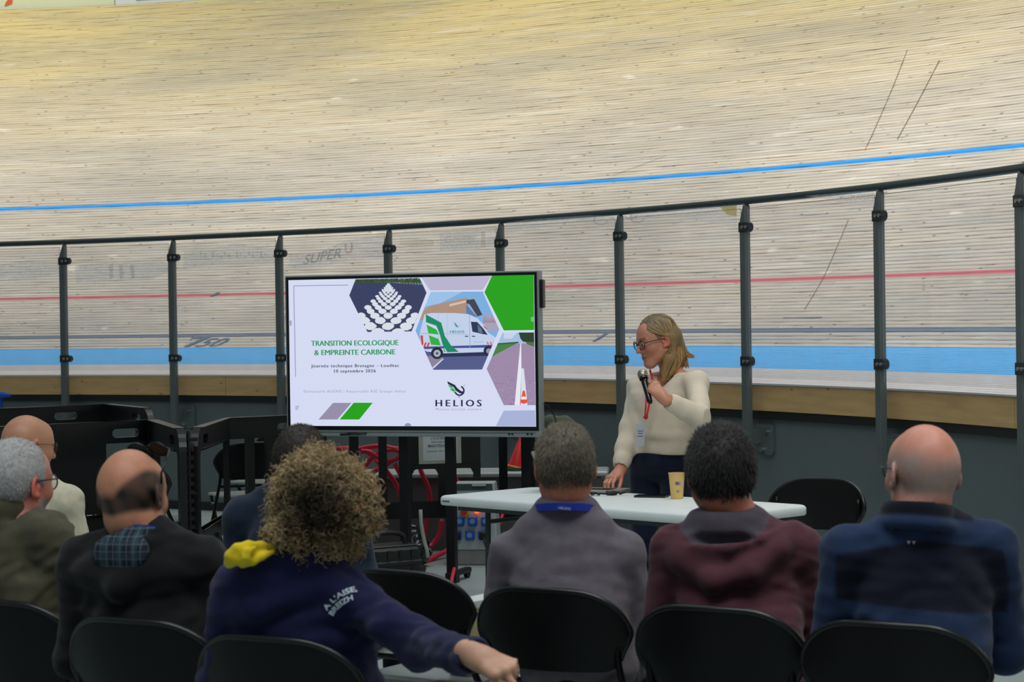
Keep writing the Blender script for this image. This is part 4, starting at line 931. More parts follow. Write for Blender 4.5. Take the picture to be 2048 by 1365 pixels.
# ------------------------------------------------------------------ folding chairs
M_cplast = mat('black_chair_plastic', (11, 11, 12), .42, noise=.1, bump=.0004, bscale=260, spec=.3)
M_ctube = mat('black_chair_tube', (12, 12, 13), .35, metal=.2, spec=.3)
M_seat = mat('grey_seat_plastic', (128, 136, 134), .4, noise=.05)
M_rim = mat('glossy_black_rim', (20, 22, 22), .3, spec=.5)
def shell_panel(name, W_, z0, z1, y0, bend, th, rt, rb, m, parent, lean=0.0):
    nc, nr = 28, 8; V = []; 
    for side in (0, 1):
        for i in range(nc + 1):
            x = -W_ / 2 + W_ * (.5 - .5 * math.cos(math.pi * i / nc)); ax = abs(x)
            def cut(r, k=1.0): 
                x0 = W_ / 2 - r; return 0 if ax <= x0 else r * k * (1 - math.sqrt(max(0, 1 - ((ax - x0) / r) ** 2)))
            zt_ = z1 - cut(rt, .72) - .012 * (ax / (W_ / 2)) ** 2; zb_ = z0 + cut(rb, .8) * .8
            if zt_ - zb_ < .004: zm = (zt_ + zb_) / 2; zt_, zb_ = zm + .002, zm - .002
            for j in range(nr + 1):
                t = j / nr; z = zb_ + (zt_ - zb_) * t; y = y0 + bend * (x / (W_ / 2)) ** 2 - lean * (z - z0) - .010 * math.sin(math.pi * t) + (th if side else 0)
                V.append((x * (1 - .15 * (1 - t) ** 1.3), y, z))
    n1 = (nc + 1) * (nr + 1); I = lambda s, i, j: s * n1 + i * (nr + 1) + j; Fs = []
    for i in range(nc):
        for j in range(nr):
            Fs.append((I(0, i, j), I(0, i + 1, j), I(0, i + 1, j + 1), I(0, i, j + 1))); Fs.append((I(1, i, j), I(1, i, j + 1), I(1, i + 1, j + 1), I(1, i + 1, j)))
    for i in range(nc):
        for j in (0, nr): Fs.append((I(0, i, j), I(0, i + 1, j), I(1, i + 1, j), I(1, i, j)))
    for j in range(nr):
        for i in (0, nc): Fs.append((I(0, i, j), I(0, i, j + 1), I(1, i, j + 1), I(1, i, j)))
    q = MB(); q.add(V, Fs); o = q.build(name, m, parent, smooth='auto')
    rim = [V[I(0, i, nr)] for i in range(nc + 1)]
    side0 = [V[I(0, 0, j)] for j in range(0, nr)]; side1 = [V[I(0, nc, j)] for j in range(nr - 1, -1, -1)]
    q = MB(); q.tube([(x, y + th / 2, z) for x, y, z in side0 + rim + side1], .0095, 7)
    q.build('rolled_edge', M_rim, o, smooth=True); return o
def make_chair(name='folding_chair'):
    e = empty(name)
    shell_panel('backrest', .505, .565, .805, -.24, .065, .012, .16, .06, M_cplast, e, lean=.12)
    q = MB(); q.box((0, .02, .447), (.41, .39, .022), bev=.010); q.build('seat', M_seat, e)
    for s in (-1, 1):
        q = MB(); x = s * .222
        q.tube(catmull([(x * .98, -.19, .72), (x * .96, -.185, .58), (x, -.08, .40), (x, .24, .012)], 4), .011, 8); q.build('front_leg', M_ctube, e, smooth=True)
        q = MB(); x2 = s * .200
        q.tube([(x2, .13, .435), (x2, -.26, .012)], .011, 8); q.build('rear_leg', M_ctube, e, smooth=True)
    q = MB(); q.tube([(-.2, -.20, .078), (.2, -.20, .078)], .009, 8); q.build('rear_stretcher', M_ctube, e, smooth=True)
    q = MB(); q.tube([(-.22, .17, .11), (.22, .17, .11)], .009, 8); q.build('front_stretcher', M_ctube, e, smooth=True)
    q = MB(); q.tube([(-.22, -.17, .52), (.22, -.17, .52)], .009, 8); q.build('back_tube', M_ctube, e, smooth=True)
    for s in (-1, 1):
        q = MB(); q.tube([(s * .21, -.02, .40), (s * .235, -.02, .40)], .008, 8); q.build('rivet', M_bolt, e, smooth='auto')
    return e
CH = make_chair(); first = [True]
def chair(x, y, yaw, label, group=None):
    o = CH if first[0] else copy_tree(CH); first[0] = False
    o.location = (x, y, 0); o.rotation_euler = (0, 0, yaw); tag(o, label, 'chair', group); return o
R_ = math.radians
G1 = 'folding chairs of the nearest row'; G2 = 'folding chairs of the front row'
def seat_from_back(px, ptop, yaw, zt=.80):       # the chair whose backrest top middle is seen at a pixel
    p = atZ(px, ptop, zt); return p[0] - .255 * math.sin(yaw), p[1] + .255 * math.cos(yaw)

# ------------------------------------------------------------------ people: smooth blended surfaces meshed on a grid
def axis_(lo, hi, h, fine=()):
    x = lo; out = [lo]
    while x < hi:
        st = h
        for a, b, s in fine:
            if x + h > a and x < b: st = min(st, s)
        x += st; out.append(x)
    return np.array(out, np.float32)
class Field:
    def __init__(s, lo, hi, h, fine=()):       # fine: (lo3, hi3, step)
        s.ax = [axis_(lo[i], hi[i], h, [(f[0][i], f[1][i], f[2]) for f in fine]) for i in range(3)]
        s.v = np.full([len(a) for a in s.ax], .5, np.float32)
    def sub(s, lo, hi):
        sl_ = []
        for i in range(3):
            a = max(0, np.searchsorted(s.ax[i], lo[i]) - 1); b = min(len(s.ax[i]), np.searchsorted(s.ax[i], hi[i]) + 1); sl_.append(slice(a, max(b, a)))
        return tuple(sl_)
    def add(s, f, lo, hi, k=.01, op='u'):
        m = k + .03; S = s.sub(np.array(lo) - m, np.array(hi) + m)
        X = s.ax[0][S[0]][:, None, None]; Y = s.ax[1][S[1]][None, :, None]; Z = s.ax[2][S[2]][None, None, :]
        if min(X.size, Y.size, Z.size) == 0: return
        d = f(X, Y, Z); v = s.v[S]
        if op == 'u':
            h = np.clip(.5 + .5 * (v - d) / k, 0, 1); s.v[S] = v + (d - v) * h - k * h * (1 - h)
        elif op == 's':
            h = np.clip(.5 - .5 * (v + d) / k, 0, 1); s.v[S] = v + (-d - v) * h + k * h * (1 - h)
        elif op == 'i':
            s.v[S] = np.maximum(v, d)
    def cap(s, a, b, ra, rb=None, k=.012, op='u'):
        rb = ra if rb is None else rb; a = np.array(a, float); b = np.array(b, float); d = b - a; L2 = max(d @ d, 1e-9); r = max(ra, rb)
        def f(X, Y, Z):
            t = np.clip(((X - a[0]) * d[0] + (Y - a[1]) * d[1] + (Z - a[2]) * d[2]) / L2, 0, 1)
            return np.sqrt((X - a[0] - d[0] * t) ** 2 + (Y - a[1] - d[1] * t) ** 2 + (Z - a[2] - d[2] * t) ** 2) - (ra + (rb - ra) * t)
        s.add(f, np.minimum(a, b) - r, np.maximum(a, b) + r, k, op)
    def ell(s, c, r, M=None, k=.012, op='u'):
        c = np.array(c, float); R3 = max(r)
        def f(X, Y, Z):
            x, y, z = X - c[0], Y - c[1], Z - c[2]
            if M is not None: x, y, z = (M[0, 0] * x + M[1, 0] * y + M[2, 0] * z), (M[0, 1] * x + M[1, 1] * y + M[2, 1] * z), (M[0, 2] * x + M[1, 2] * y + M[2, 2] * z)
            k0 = np.sqrt((x / r[0]) ** 2 + (y / r[1]) ** 2 + (z / r[2]) ** 2); k1 = np.sqrt((x / r[0] ** 2) ** 2 + (y / r[1] ** 2) ** 2 + (z / r[2] ** 2) ** 2)
            return k0 * (k0 - 1) / np.maximum(k1, 1e-4)
        s.add(f, c - R3, c + R3, k, op)
    def loft(s, sec, k=.02, e=2.3):
        A = np.array(sec, float)
        def f(X, Y, Z):
            z = Z; g = lambda j: np.interp(z, A[:, 0], A[:, j])
            cx, cy, a, b = g(1), g(2), g(3), g(4)
            q = (np.abs((X - cx) / a) ** e + np.abs((Y - cy) / b) ** e) ** (1 / e)
            d = (q - 1) * np.minimum(a, b); return np.maximum(d, np.maximum(A[0, 0] - z, z - A[-1, 0]))
        w_ = A[:, 3:5].max(); s.add(f, (A[:, 1].min() - w_, A[:, 2].min() - w_, A[0, 0]), (A[:, 1].max() + w_, A[:, 2].max() + w_, A[-1, 0]), k)
    def ring(s, c, rx, ry, rt, hz=1.0, tilt=0.0, k=.01, roll=0.0):
        c = np.array(c, float); M = np.array(Matrix.Rotation(tilt, 3, 'X') @ Matrix.Rotation(roll, 3, 'Y'))
        def f(X, Y, Z):
            x, y, z = X - c[0], Y - c[1], Z - c[2]
            x, y, z = (M[0, 0] * x + M[1, 0] * y + M[2, 0] * z), (M[0, 1] * x + M[1, 1] * y + M[2, 1] * z), (M[0, 2] * x + M[1, 2] * y + M[2, 2] * z)
            q = (np.sqrt((x / rx) ** 2 + (y / ry) ** 2) - 1) * min(rx, ry); return np.sqrt(q ** 2 + (z / hz) ** 2) - rt
        R3 = max(rx, ry) + rt * max(1, hz); s.add(f, c - R3, c + R3, k)
    def noise(s, amp, freq, seed=0, warp=1.2, aniso=(1, 1, 1), lim=.04):
        rg = np.random.default_rng(seed); X = s.ax[0][:, None, None] * aniso[0]; Y = s.ax[1][None, :, None] * aniso[1]; Z = s.ax[2][None, None, :] * aniso[2]
        n = 0
        for _ in range(5):
            d = rg.normal(size=3); d /= np.linalg.norm(d); e = rg.normal(size=3); e /= np.linalg.norm(e); f = freq * rg.uniform(.6, 1.5)
            n = n + np.sin((X * d[0] + Y * d[1] + Z * d[2]) * f + warp * np.sin((X * e[0] + Y * e[1] + Z * e[2]) * f * .6 + rg.uniform(0, 6)) + rg.uniform(0, 6))
        s.v += (amp / 2.2 * n).astype(np.float32)
    def mesh(s):
        v = s.v; v[0] = v[-1] = .5; v[:, 0] = v[:, -1] = .5; v[:, :, 0] = v[:, :, -1] = .5
        ins = v < 0; nx, ny, nz = v.shape; dims = (nx - 1, ny - 1, nz - 1); nc = dims[0] * dims[1] * dims[2]
        cid = lambda i, j, k: (i * dims[1] + j) * dims[2] + k
        sums = np.zeros((nc, 3)); cnt = np.zeros(nc); quads = []
        for a in range(3):
            A = [slice(None)] * 3; B = [slice(None)] * 3; A[a] = slice(0, -1); B[a] = slice(1, None)
            ia, ib = ins[tuple(A)], ins[tuple(B)]; idx = np.argwhere(ia != ib)
            if len(idx) == 0: continue
            I, J, K = idx.T; nb = [I, J, K]; o = [I.copy(), J.copy(), K.copy()]; o[a] = o[a] + 1
            v0 = v[I, J, K]; v1 = v[tuple(o)]; t = v0 / (v0 - v1)
            P = np.stack([s.ax[0][I], s.ax[1][J], s.ax[2][K]], 1).astype(float); c0 = s.ax[a][nb[a]]; c1 = s.ax[a][o[a]]; P[:, a] = c0 + (c1 - c0) * t
            b, c = [(1, 2), (2, 0), (0, 1)][a]; cells = []
            for db, dc in ((1, 1), (0, 1), (0, 0), (1, 0)):
                q = [I.copy(), J.copy(), K.copy()]; q[b] -= db; q[c] -= dc; ci = cid(*q); cells.append(ci)
                for ax in range(3): sums[:, ax] += np.bincount(ci, P[:, ax], nc)
                cnt += np.bincount(ci, minlength=nc)
            Q = np.stack(cells, 1); fl_ = ia[I, J, K]; Q[~fl_] = Q[~fl_][:, ::-1]; quads.append(Q)
        Q = np.concatenate(quads); used = np.flatnonzero(cnt > 0); mp = np.full(nc, -1); mp[used] = np.arange(len(used))
        V = sums[used] / cnt[used][:, None]; return V, mp[Q]
def strands(name, P, rad, m, parent, col=None):        # P: N x S x 3 ; thin three-sided locks
    N_, S_, _ = P.shape; T = np.gradient(P, axis=1); T /= np.linalg.norm(T, axis=2, keepdims=True) + 1e-9
    rg = np.random.default_rng(1); u = rg.normal(size=(N_, 1, 3)); x = np.cross(T, np.broadcast_to(u, T.shape)); x /= np.linalg.norm(x, axis=2, keepdims=True) + 1e-9; y = np.cross(T, x)
    rad = np.broadcast_to(rad, (N_, S_))[:, :, None]
    V = np.stack([P + rad * (math.cos(a) * x + math.sin(a) * y) for a in (0, 2.094, 4.189)], 2)      # N,S,3,3
    n = np.arange(N_)[:, None, None] * S_ * 3; i = np.arange(S_ - 1)[None, :, None] * 3; k = np.arange(3)[None, None, :]; k2 = (k + 1) % 3
    Fq = np.stack([n + i + k, n + i + k2, n + i + 3 + k2, n + i + 3 + k], -1).reshape(-1, 4)
    C = None
    if col is not None: C = np.repeat(np.broadcast_to(col, (N_, S_, 3)).reshape(-1, 3), 3, 0)
    return mesh_np(name, V.reshape(-1, 3), Fq, m, parent, True, C)

class Person:
    def __init__(s, x, y, yaw, label):
        s.e = empty('person', (x, y, 0), rz=yaw, label=label, cat='person'); c, sn = math.cos(yaw), math.sin(yaw)
        s.R = np.array([[c, -sn, 0], [sn, c, 0], [0, 0, 1]]); s.o = np.array([x, y, 0.0]); s.yaw = yaw
    def L(s, p): return (np.array(p) - s.o) @ s.R             # world -> local
    def px(s, a, b, D): return s.L(atY(a, b, D))
    def set_head(s, px, ptop, D, yaw, pitch=0, roll=0, sc_=1.0):
        # the crown of the head is seen at this pixel; yaw in world degrees, pitch down positive
        top = s.px(px, ptop, D); M = Matrix.Rotation(math.radians(yaw) - s.yaw, 3, 'Z') @ Matrix.Rotation(math.radians(-pitch), 3, 'X') @ Matrix.Rotation(math.radians(roll), 3, 'Y')
        s.hM = np.array(M); s.hs = sc_; up = s.hM @ np.array([0, -.012, .125]) * sc_; s.hc = top - np.array([up[0], up[1], up[2]]); return s
    def set_center(s, px, py, D, yaw, pitch=0, roll=0, sc_=1.0):
        s.set_head(px, py, D, yaw, pitch, roll, sc_); s.hc = s.px(px, py, D); return s
    def h(s, p): return s.hM @ (np.array(p, float) * s.hs) + s.hc        # head -> local
    def hv(s, V): return ((V - s.hc) @ s.hM) / s.hs                       # local -> head
def head_prims(F, P, face=True, ear=1.0):
    h, s, M = P.h, P.hs, P.hM
    E = lambda c, r, k=.02, op='u', R=None: F.ell(h(c), [x * s for x in r], M if R is None else M @ R, k=k, op=op)
    C = lambda a, b, ra, rb, k=.015, op='u': F.cap(h(a), h(b), ra * s, rb * s, k=k, op=op)
    E((0, -.014, .030), (.0765, .0965, .092)); E((0, -.040, .015), (.071, .066, .075)); E((0, .025, -.030), (.061, .066, .078), k=.03)
    E((0, .05, .035), (.060, .040, .062), k=.03)
    for q in (-1, 1):
        C((q * .055, -.002, -.052), (q * .018, .062, -.098), .020, .016, .03)
        E((q * .040, .060, -.022), (.024, .024, .024), .03)
        C((q * .014, .086, .030), (q * .046, .074, .026), .009, .008, .015)
    C((-.012, .070, -.100), (.012, .070, -.100), .018, .018, .03)
    if face:
        for q in (-1, 1):
            E((q * .032, .100, .010), (.016, .016, .012), .012, 's'); E((q * .032, .080, .009), (.015, .0135, .012), .004)
            E((q * .013, .094, -.030), (.009, .010, .008), .008)
        C((0, .088, .022), (0, .110, -.020), .0085, .0110, .010); E((0, .113, -.025), (.0105, .0115, .0095), .008)
        C((-.018, .087, -.056), (.018, .087, -.056), .0068, .0068, .008); C((-.005, .094, -.055), (.005, .094, -.055), .0065, .0065, .010)
        C((-.012, .088, -.069), (.012, .088, -.069), .0078, .0078, .008); C((-.024, .090, -.0625), (.024, .090, -.0625), .0022, .0022, .004, 's')
    for q in (-1, 1):
        R = np.array(Matrix.Rotation(q * math.radians(22), 3, 'Z') @ Matrix.Rotation(math.radians(-8), 3, 'X'))
        E((q * .083, -.012, -.004), (.0065 * ear, .020, .033), .006, R=R); E((q * .0865, -.006, -.002), (.006, .013, .022), .004, 's', R=R)
        E((q * .0795, .002, -.028), (.006, .009, .010), .006); E((q * .080, .004, -.006), (.005, .005, .010), .006)
def skin_color(P, base, stub=None, stubc=None, lips=True, beard=None, red=.0, rs=0):
    base = np.array(lin(base)); rg = np.random.default_rng(rs)
    def fn(V):
        H = P.hv(V); x, y, z = H.T; C = np.tile(base, (len(V), 1)); n = np.sin(x * 60 + 2 * np.sin(z * 45)) * np.sin(y * 55 + z * 38 + 1.3 * np.sin(x * 80)); C *= (1 + .05 * n)[:, None]
        ear_ = (np.abs(x) > .080) & (np.abs(y) < .05) & (np.abs(z) < .045); C[ear_] *= (1.12, .78, .74)
        if lips:
            lp_ = np.exp(-((z + .0625) / .0085) ** 4 - (x / .024) ** 4) * (y > .078); C = C * (1 - .85 * lp_[:, None]) + np.array(lin((158, 66, 72))) * .85 * lp_[:, None]
            ck = np.exp(-((np.abs(x) - .042) / .02) ** 2 - ((z + .03) / .02) ** 2) * (y > .03); C *= 1 + ck[:, None] * np.array([.06, -.16, -.14])
            nb = np.exp(-((z - .034) / .005) ** 2) * (np.abs(x) > .012) * (np.abs(x) < .052) * (y > .06); C *= 1 - .6 * nb[:, None]
        if stub is not None:
            m_ = np.clip(stub(x, y, z) + .12 * n, 0, 1)[:, None]; C = C * (1 - m_) + np.array(lin(stubc)) * m_
        if beard is not None:
            b = np.clip((-.028 - z) / .02, 0, 1) * np.clip((y - .0) / .03, 0, 1) * (z > -.13) ; b = b * .85; C = C * (1 - b[:, None]) + np.array(lin(beard)) * b[:, None]
        return C
    return fn
def hand(F, w, d, n, right=True, curl=((20, 25, 15),) * 4, s=1.0, thumb=(.55, .75, -.25), tcurl=10, splay=3):
    w = np.array(w, float); d = np.array(d, float); d /= np.linalg.norm(d); n = np.array(n, float); n -= d * (n @ d); n /= np.linalg.norm(n)
    t = np.cross(n, d) * (1 if right else -1); tips = []
    F.cap(w - d * .03 * s, w + d * .02 * s, .026 * s, .027 * s, k=.02)
    offs = (.030, .0105, -.0095, -.028); ml = (.088, .091, .085, .076); ph_ = ((.044, .026, .020), (.049, .030, .021), (.045, .028, .020), (.035, .021, .018))
    for i in range(4):
        b = w + d * .012 * s + t * offs[i] * .55 * s; m_ = w + d * ml[i] * s + t * offs[i] * s - n * (.003 if i in (0, 3) else 0) * s
        F.cap(b, m_, .0155 * s, .0125 * s, k=.014); F.ell(m_ + n * .003 * s, [.0115 * s] * 3, k=.008)
        dd_ = d * math.cos(math.radians((1.5 - i) * splay)) + t * math.sin(math.radians((1.5 - i) * splay)); a = 0; p = m_
        for j in range(3):
            a += math.radians(curl[i][j]); dr = dd_ * math.cos(a) - n * math.sin(a); q = p + dr * ph_[i][j] * s
            F.cap(p, q, (.0100, .0088, .0080)[j] * s * (.9 if i == 3 else 1), (.0088, .0080, .0068)[j] * s * (.9 if i == 3 else 1), k=.0035); p = q
        tips.append(p)
    b = w + d * .022 * s + t * .022 * s - n * .006 * s; dr = d * thumb[0] + t * thumb[1] + n * thumb[2]; dr /= np.linalg.norm(dr); p = b; a = 0
    ax = d - dr * (d @ dr); ax /= np.linalg.norm(ax) + 1e-9
    for j, (ln, r0, r1) in enumerate(((.044, .0165, .0125), (.032, .0118, .0100), (.025, .0100, .0078))):
        q = p + dr * ln * s; F.cap(p, q, r0 * s, r1 * s, k=.008 if j == 0 else .004); p = q
        a = math.radians(tcurl); dr = dr * math.cos(a) + ax * math.sin(a)
    return tips
def skin_mat(): return mat('skin', (205, 150, 128), .40, noise=.05, scale=60, attr='Col', bump=.0006, bscale=500, sss=.08, spec=.4)
def cloth_mat(name, rgb, bump=.0012, bs=500, attr=None, sheen=.14, noise=.10, sc_=30): return mat(name, rgb, .88, noise=noise, scale=sc_, bump=bump, bscale=bs, attr=attr, sheen=sheen, spec=.15)

def build_seated(P, sh, wide, skin, cloth, cloth_h=.008, shirt='sweater', pants=(30, 32, 40), arms=None, lean=0., belly=1.0, face=True, ear=1.0, nz=.0035, seed=0,
                 colorfn=None, neck=True, hands_out=None, drop=.0, yb=-.09, fineh=.0045, bulk=1.0, shoe=(26, 26, 28), extra=None, extra_col=None, coarse=.011, nzf=26):
    """sh: local position of the middle between the shoulder tops. wide: half breadth of the clothed shoulders."""
    sx, sy, sz = sh; e = P.e; ua = wide - .055 * bulk
    J = {}
    for q in (-1, 1):
        J[q] = dict(S=np.array([sx + q * ua, sy, sz - .045 - drop]), E=np.array([sx + q * (wide - .018), sy + .03, sz - .33]), W=np.array([q * .10, .20, .63]))
    if arms:
        for q, a in arms.items(): J[q].update({k: np.array(v) for k, v in a.items()})
    nb = np.array([sx, sy + .005, sz + .045]); hc = P.hc; nk = P.h((0, -.030, -.060))
    # ---- body: one continuous surface (head, neck, trunk, arms, hands, legs)
    fine = [(tuple(hc - .14 * P.hs), tuple(hc + .15 * P.hs), fineh)]
    if hands_out: fine += [(tuple(np.array(c) - r), tuple(np.array(c) + r), f_) for c, r, f_ in hands_out]
    pts = [J[q][k] for q in (-1, 1) for k in 'SEW']; lo = np.minimum.reduce(pts + [np.array([-.2, -.28, 0]), hc - .16]) - .10; hi = np.maximum.reduce(pts + [np.array([.2, .66, 0]), hc + .17]) + .10
    lo[2] = -.01
    F = Field(lo, hi, .016, fine)
    def trunk(F, g, arms_=True):
        F.loft([(.44, 0, yb + .02, .15 * belly + g, .12 * belly + g), (.55, 0, yb + .02, .165 * belly + g, .13 * belly + g), (.70, sx * .4, yb + (sy - yb) * .3 + .01, .155 * belly + g, .125 * belly + g),
                (sz - .16, sx * .85, sy + .005, min(.175, wide - .06) + g, .11 + g), (sz - .07, sx, sy, min(.16, wide - .075) - drop * .6 + g, .088 + g), (sz - .0, sx, sy, .10 + g, .06 + g), (sz + .03, sx, sy, .05 + g, .045 + g)], k=.03)
        for q in (-1, 1):
            F.cap([sx + q * .035, sy - .005, sz + .03], J[q]['S'] + np.array([-q * .03, 0, .006]), .040 + g, .038 + g, k=.05)
    trunk(F, -.012)
    for q in (-1, 1):
        j = J[q]; F.cap(j['S'], j['E'], .040, .034, k=.03); F.cap(j['E'], j['W'], .034, .024, k=.02)
        F.cap([q * .085, yb + .05, .52], [q * .12, .36, .515], .070, .055, k=.03); F.cap([q * .12, .36, .50], [q * .12, .38, .10], .050, .036, k=.03); F.cap([q * .12, .37, .055], [q * .13, .52, .045], .036, .030, k=.02)
    F.cap(nb, nk, .064, .062, k=.03); F.cap(nb + np.array([0, -.014, -.02]), P.h((0, -.055, -.02)), .050, .046, k=.03)
    head_prims(F, P, face, ear)
    for q in (-1, 1):
        j = J[q]; d = j.get('HD', np.array([-q * .3, .9, -.2])); n = j.get('HN', np.array([0, .2, 1.0])); hand(F, j['W'], d, n, right=(q == 1), curl=j.get('HC', ((30, 30, 20),) * 4), s=j.get('HS', 1.0), thumb=j.get('HT', (.55, .75, -.25)), splay=j.get('SP', 3))
    V, Q = F.mesh(); body = mesh_np('body', V, Q, skin_mat(), e, True, skin(V)); P.J = J
    # ---- upper garment
    pts = [J[q][k] for q in (-1, 1) for k in 'SEW']; lo = np.minimum.reduce(pts + [np.array([-.2, -.26, .42])]) - .11; hi = np.maximum.reduce(pts + [np.array([.2, .2, sz + .12])]) + .11
    lo[2] = .42; F = Field(lo, hi, cloth_h); trunk(F, .010 * bulk + .004)
    for q in (-1, 1):
        j = J[q]; F.ell(j['S'] + np.array([-q * .006, 0, -.004]), (.052 * bulk, .056 * bulk, .054 * bulk), k=.04); F.cap(j['S'], j['E'], .052 * bulk, .050 * bulk, k=.03); F.cap(j['E'], j['W'], .047 * bulk, .034 * bulk, k=.03)
    F.noise(nz, nzf, seed, warp=1.8); F.noise(nz * .55, 70, seed + 40, warp=2.4, aniso=(.55, 1, 1.25))
    F.cap(nb + np.array([0, 0, .0]), nk + (nk - nb) * .8, .057, .062, k=.006, op='s')
    if extra: extra(F, P)
    for q in (-1, 1):
        d = J[q]['W'] - J[q]['E']; d = d / np.linalg.norm(d); F.cap(J[q]['W'] + d * .02, J[q]['W'] + d * .1, .05, .05, k=.004, op='s')
    V, Q = F.mesh(); garment = mesh_np(shirt, V, Q, cloth, e, True, colorfn(V) if colorfn else None); P.garment = garment
    # ---- trousers and shoes
    lo = (-.30, yb - .18, .05); hi = (.30, .56, .66); F = Field(lo, hi, .012)
    F.ell((0, yb + .03, .52), (.18 * belly, .15, .11), k=.03)
    for q in (-1, 1): F.cap([q * .085, yb + .05, .525], [q * .12, .36, .52], .085, .070, k=.03); F.cap([q * .12, .36, .51], [q * .12, .38, .10], .066, .055, k=.02)
    F.noise(.003, 30, seed + 9); V, Q = F.mesh(); mesh_np('trousers', V, Q, cloth_mat('trousers_%d_%d_%d' % pants, pants, noise=.08), e)
    F = Field((-.22, .28, -.01), (.22, .62, .13), .010)
    for q in (-1, 1): F.cap([q * .12, .36, .055], [q * .13, .53, .042], .046, .040, k=.02)
    F.add(lambda X, Y, Z: .004 - Z + X * 0 + Y * 0, (-.3, .2, -.1), (.3, .7, .2), .005, 'i'); V, Q = F.mesh(); mesh_np('shoes', V, Q, mat('dark_shoe_leather', shoe, .5), e)
    return body, garment
def hair_cap(P, name, m, t=.009, zback=-.062, side=-.005, front=.055, fy=.082, amp=.0022, fr=230, color=None, colv=None, dens=9000, ln=.011, wd=.0007, sd=0, crown=.0, down=.6, mat_s=None, lift=.5):
    h, s, M = P.h, P.hs, P.hM; c = P.hc; F = Field(c - .16 * s, c + .16 * s, .0042)
    F.ell(h((0, -.014, .032 + crown * .4)), [(.0765 + t) * s, (.0965 + t) * s, (.092 + t + crown) * s], M, k=.01); F.ell(h((0, -.040, .015)), [(.071 + t) * s, (.066 + t) * s, (.078 + t) * s], M, k=.02)
    o = P.hc
    def reg(X, Y, Z):
        x, y, z = X - o[0], Y - o[1], Z - o[2]; xx = (M[0, 0] * x + M[1, 0] * y + M[2, 0] * z) / s; yy = (M[0, 1] * x + M[1, 1] * y + M[2, 1] * z) / s; zz = (M[0, 2] * x + M[1, 2] * y + M[2, 2] * z) / s
        zl = np.interp(yy, [-.12, -.045, -.025, .0, .016, .03, .045, .1], [zback, zback + .006, side - .02, side + .026, side, side + .01, front, front + .02])
        return np.maximum((zl - zz) * .8, (yy - fy - np.clip((.1 - zz), 0, .05) * .0) * .9) * s
    F.noise(amp, fr, sd); F.add(reg, c - .2, c + .2, .001, 'i'); V, Q = F.mesh()
    col = None
    if colv is not None: col = colv(P.hv(V))
    o_ = mesh_np(name, V, Q, m, P.e, True, None if col is None else col * .8)
    # short hairs standing out of the cap
    rg = np.random.default_rng(sd + 3); me = o_.data; nv = np.empty(len(V) * 3, np.float32); me.vertices.foreach_get('normal', nv); nv = nv.reshape(-1, 3)
    H = P.hv(V); ok = np.flatnonzero(np.linalg.norm(H - np.array([0, -.02, .02]), axis=1) > .078); ix = rg.choice(ok, dens); root = V[ix] + rg.normal(0, .0018, (dens, 3)); N_ = nv[ix]
    dn = P.hM @ np.array([0, -.35, -.9]); dn2 = P.hM @ np.array([0, .8, .2]); tz = np.clip((P.hv(root)[:, 2:3] - .05) / .06, 0, 1)
    cd = dn * (1 - tz) * down + dn2 * tz * down * .6; D_ = N_ * lift + cd + rg.normal(0, .22, (dens, 3)); D_ /= np.linalg.norm(D_, axis=1, keepdims=True)
    L_ = ln * rg.uniform(.5, 1.3, (dens, 1)); S_ = 3; tt = np.linspace(0, 1, S_)
    Pn = root[:, None] - N_[:, None] * .002 + D_[:, None] * (L_ * tt[None, :])[:, :, None] + cd[:, None] * (tt ** 2)[None, :, None] * (L_ * .35)[:, :, None]
    cc = None
    if colv is not None: cc = np.repeat(colv(P.hv(root))[:, None], S_, 1) * rg.uniform(.65, 1.5, (dens, 1, 1))
    strands('short_hairs', Pn, wd * np.array([1, .8, .3]), mat_s or m, o_, cc)
    return o_
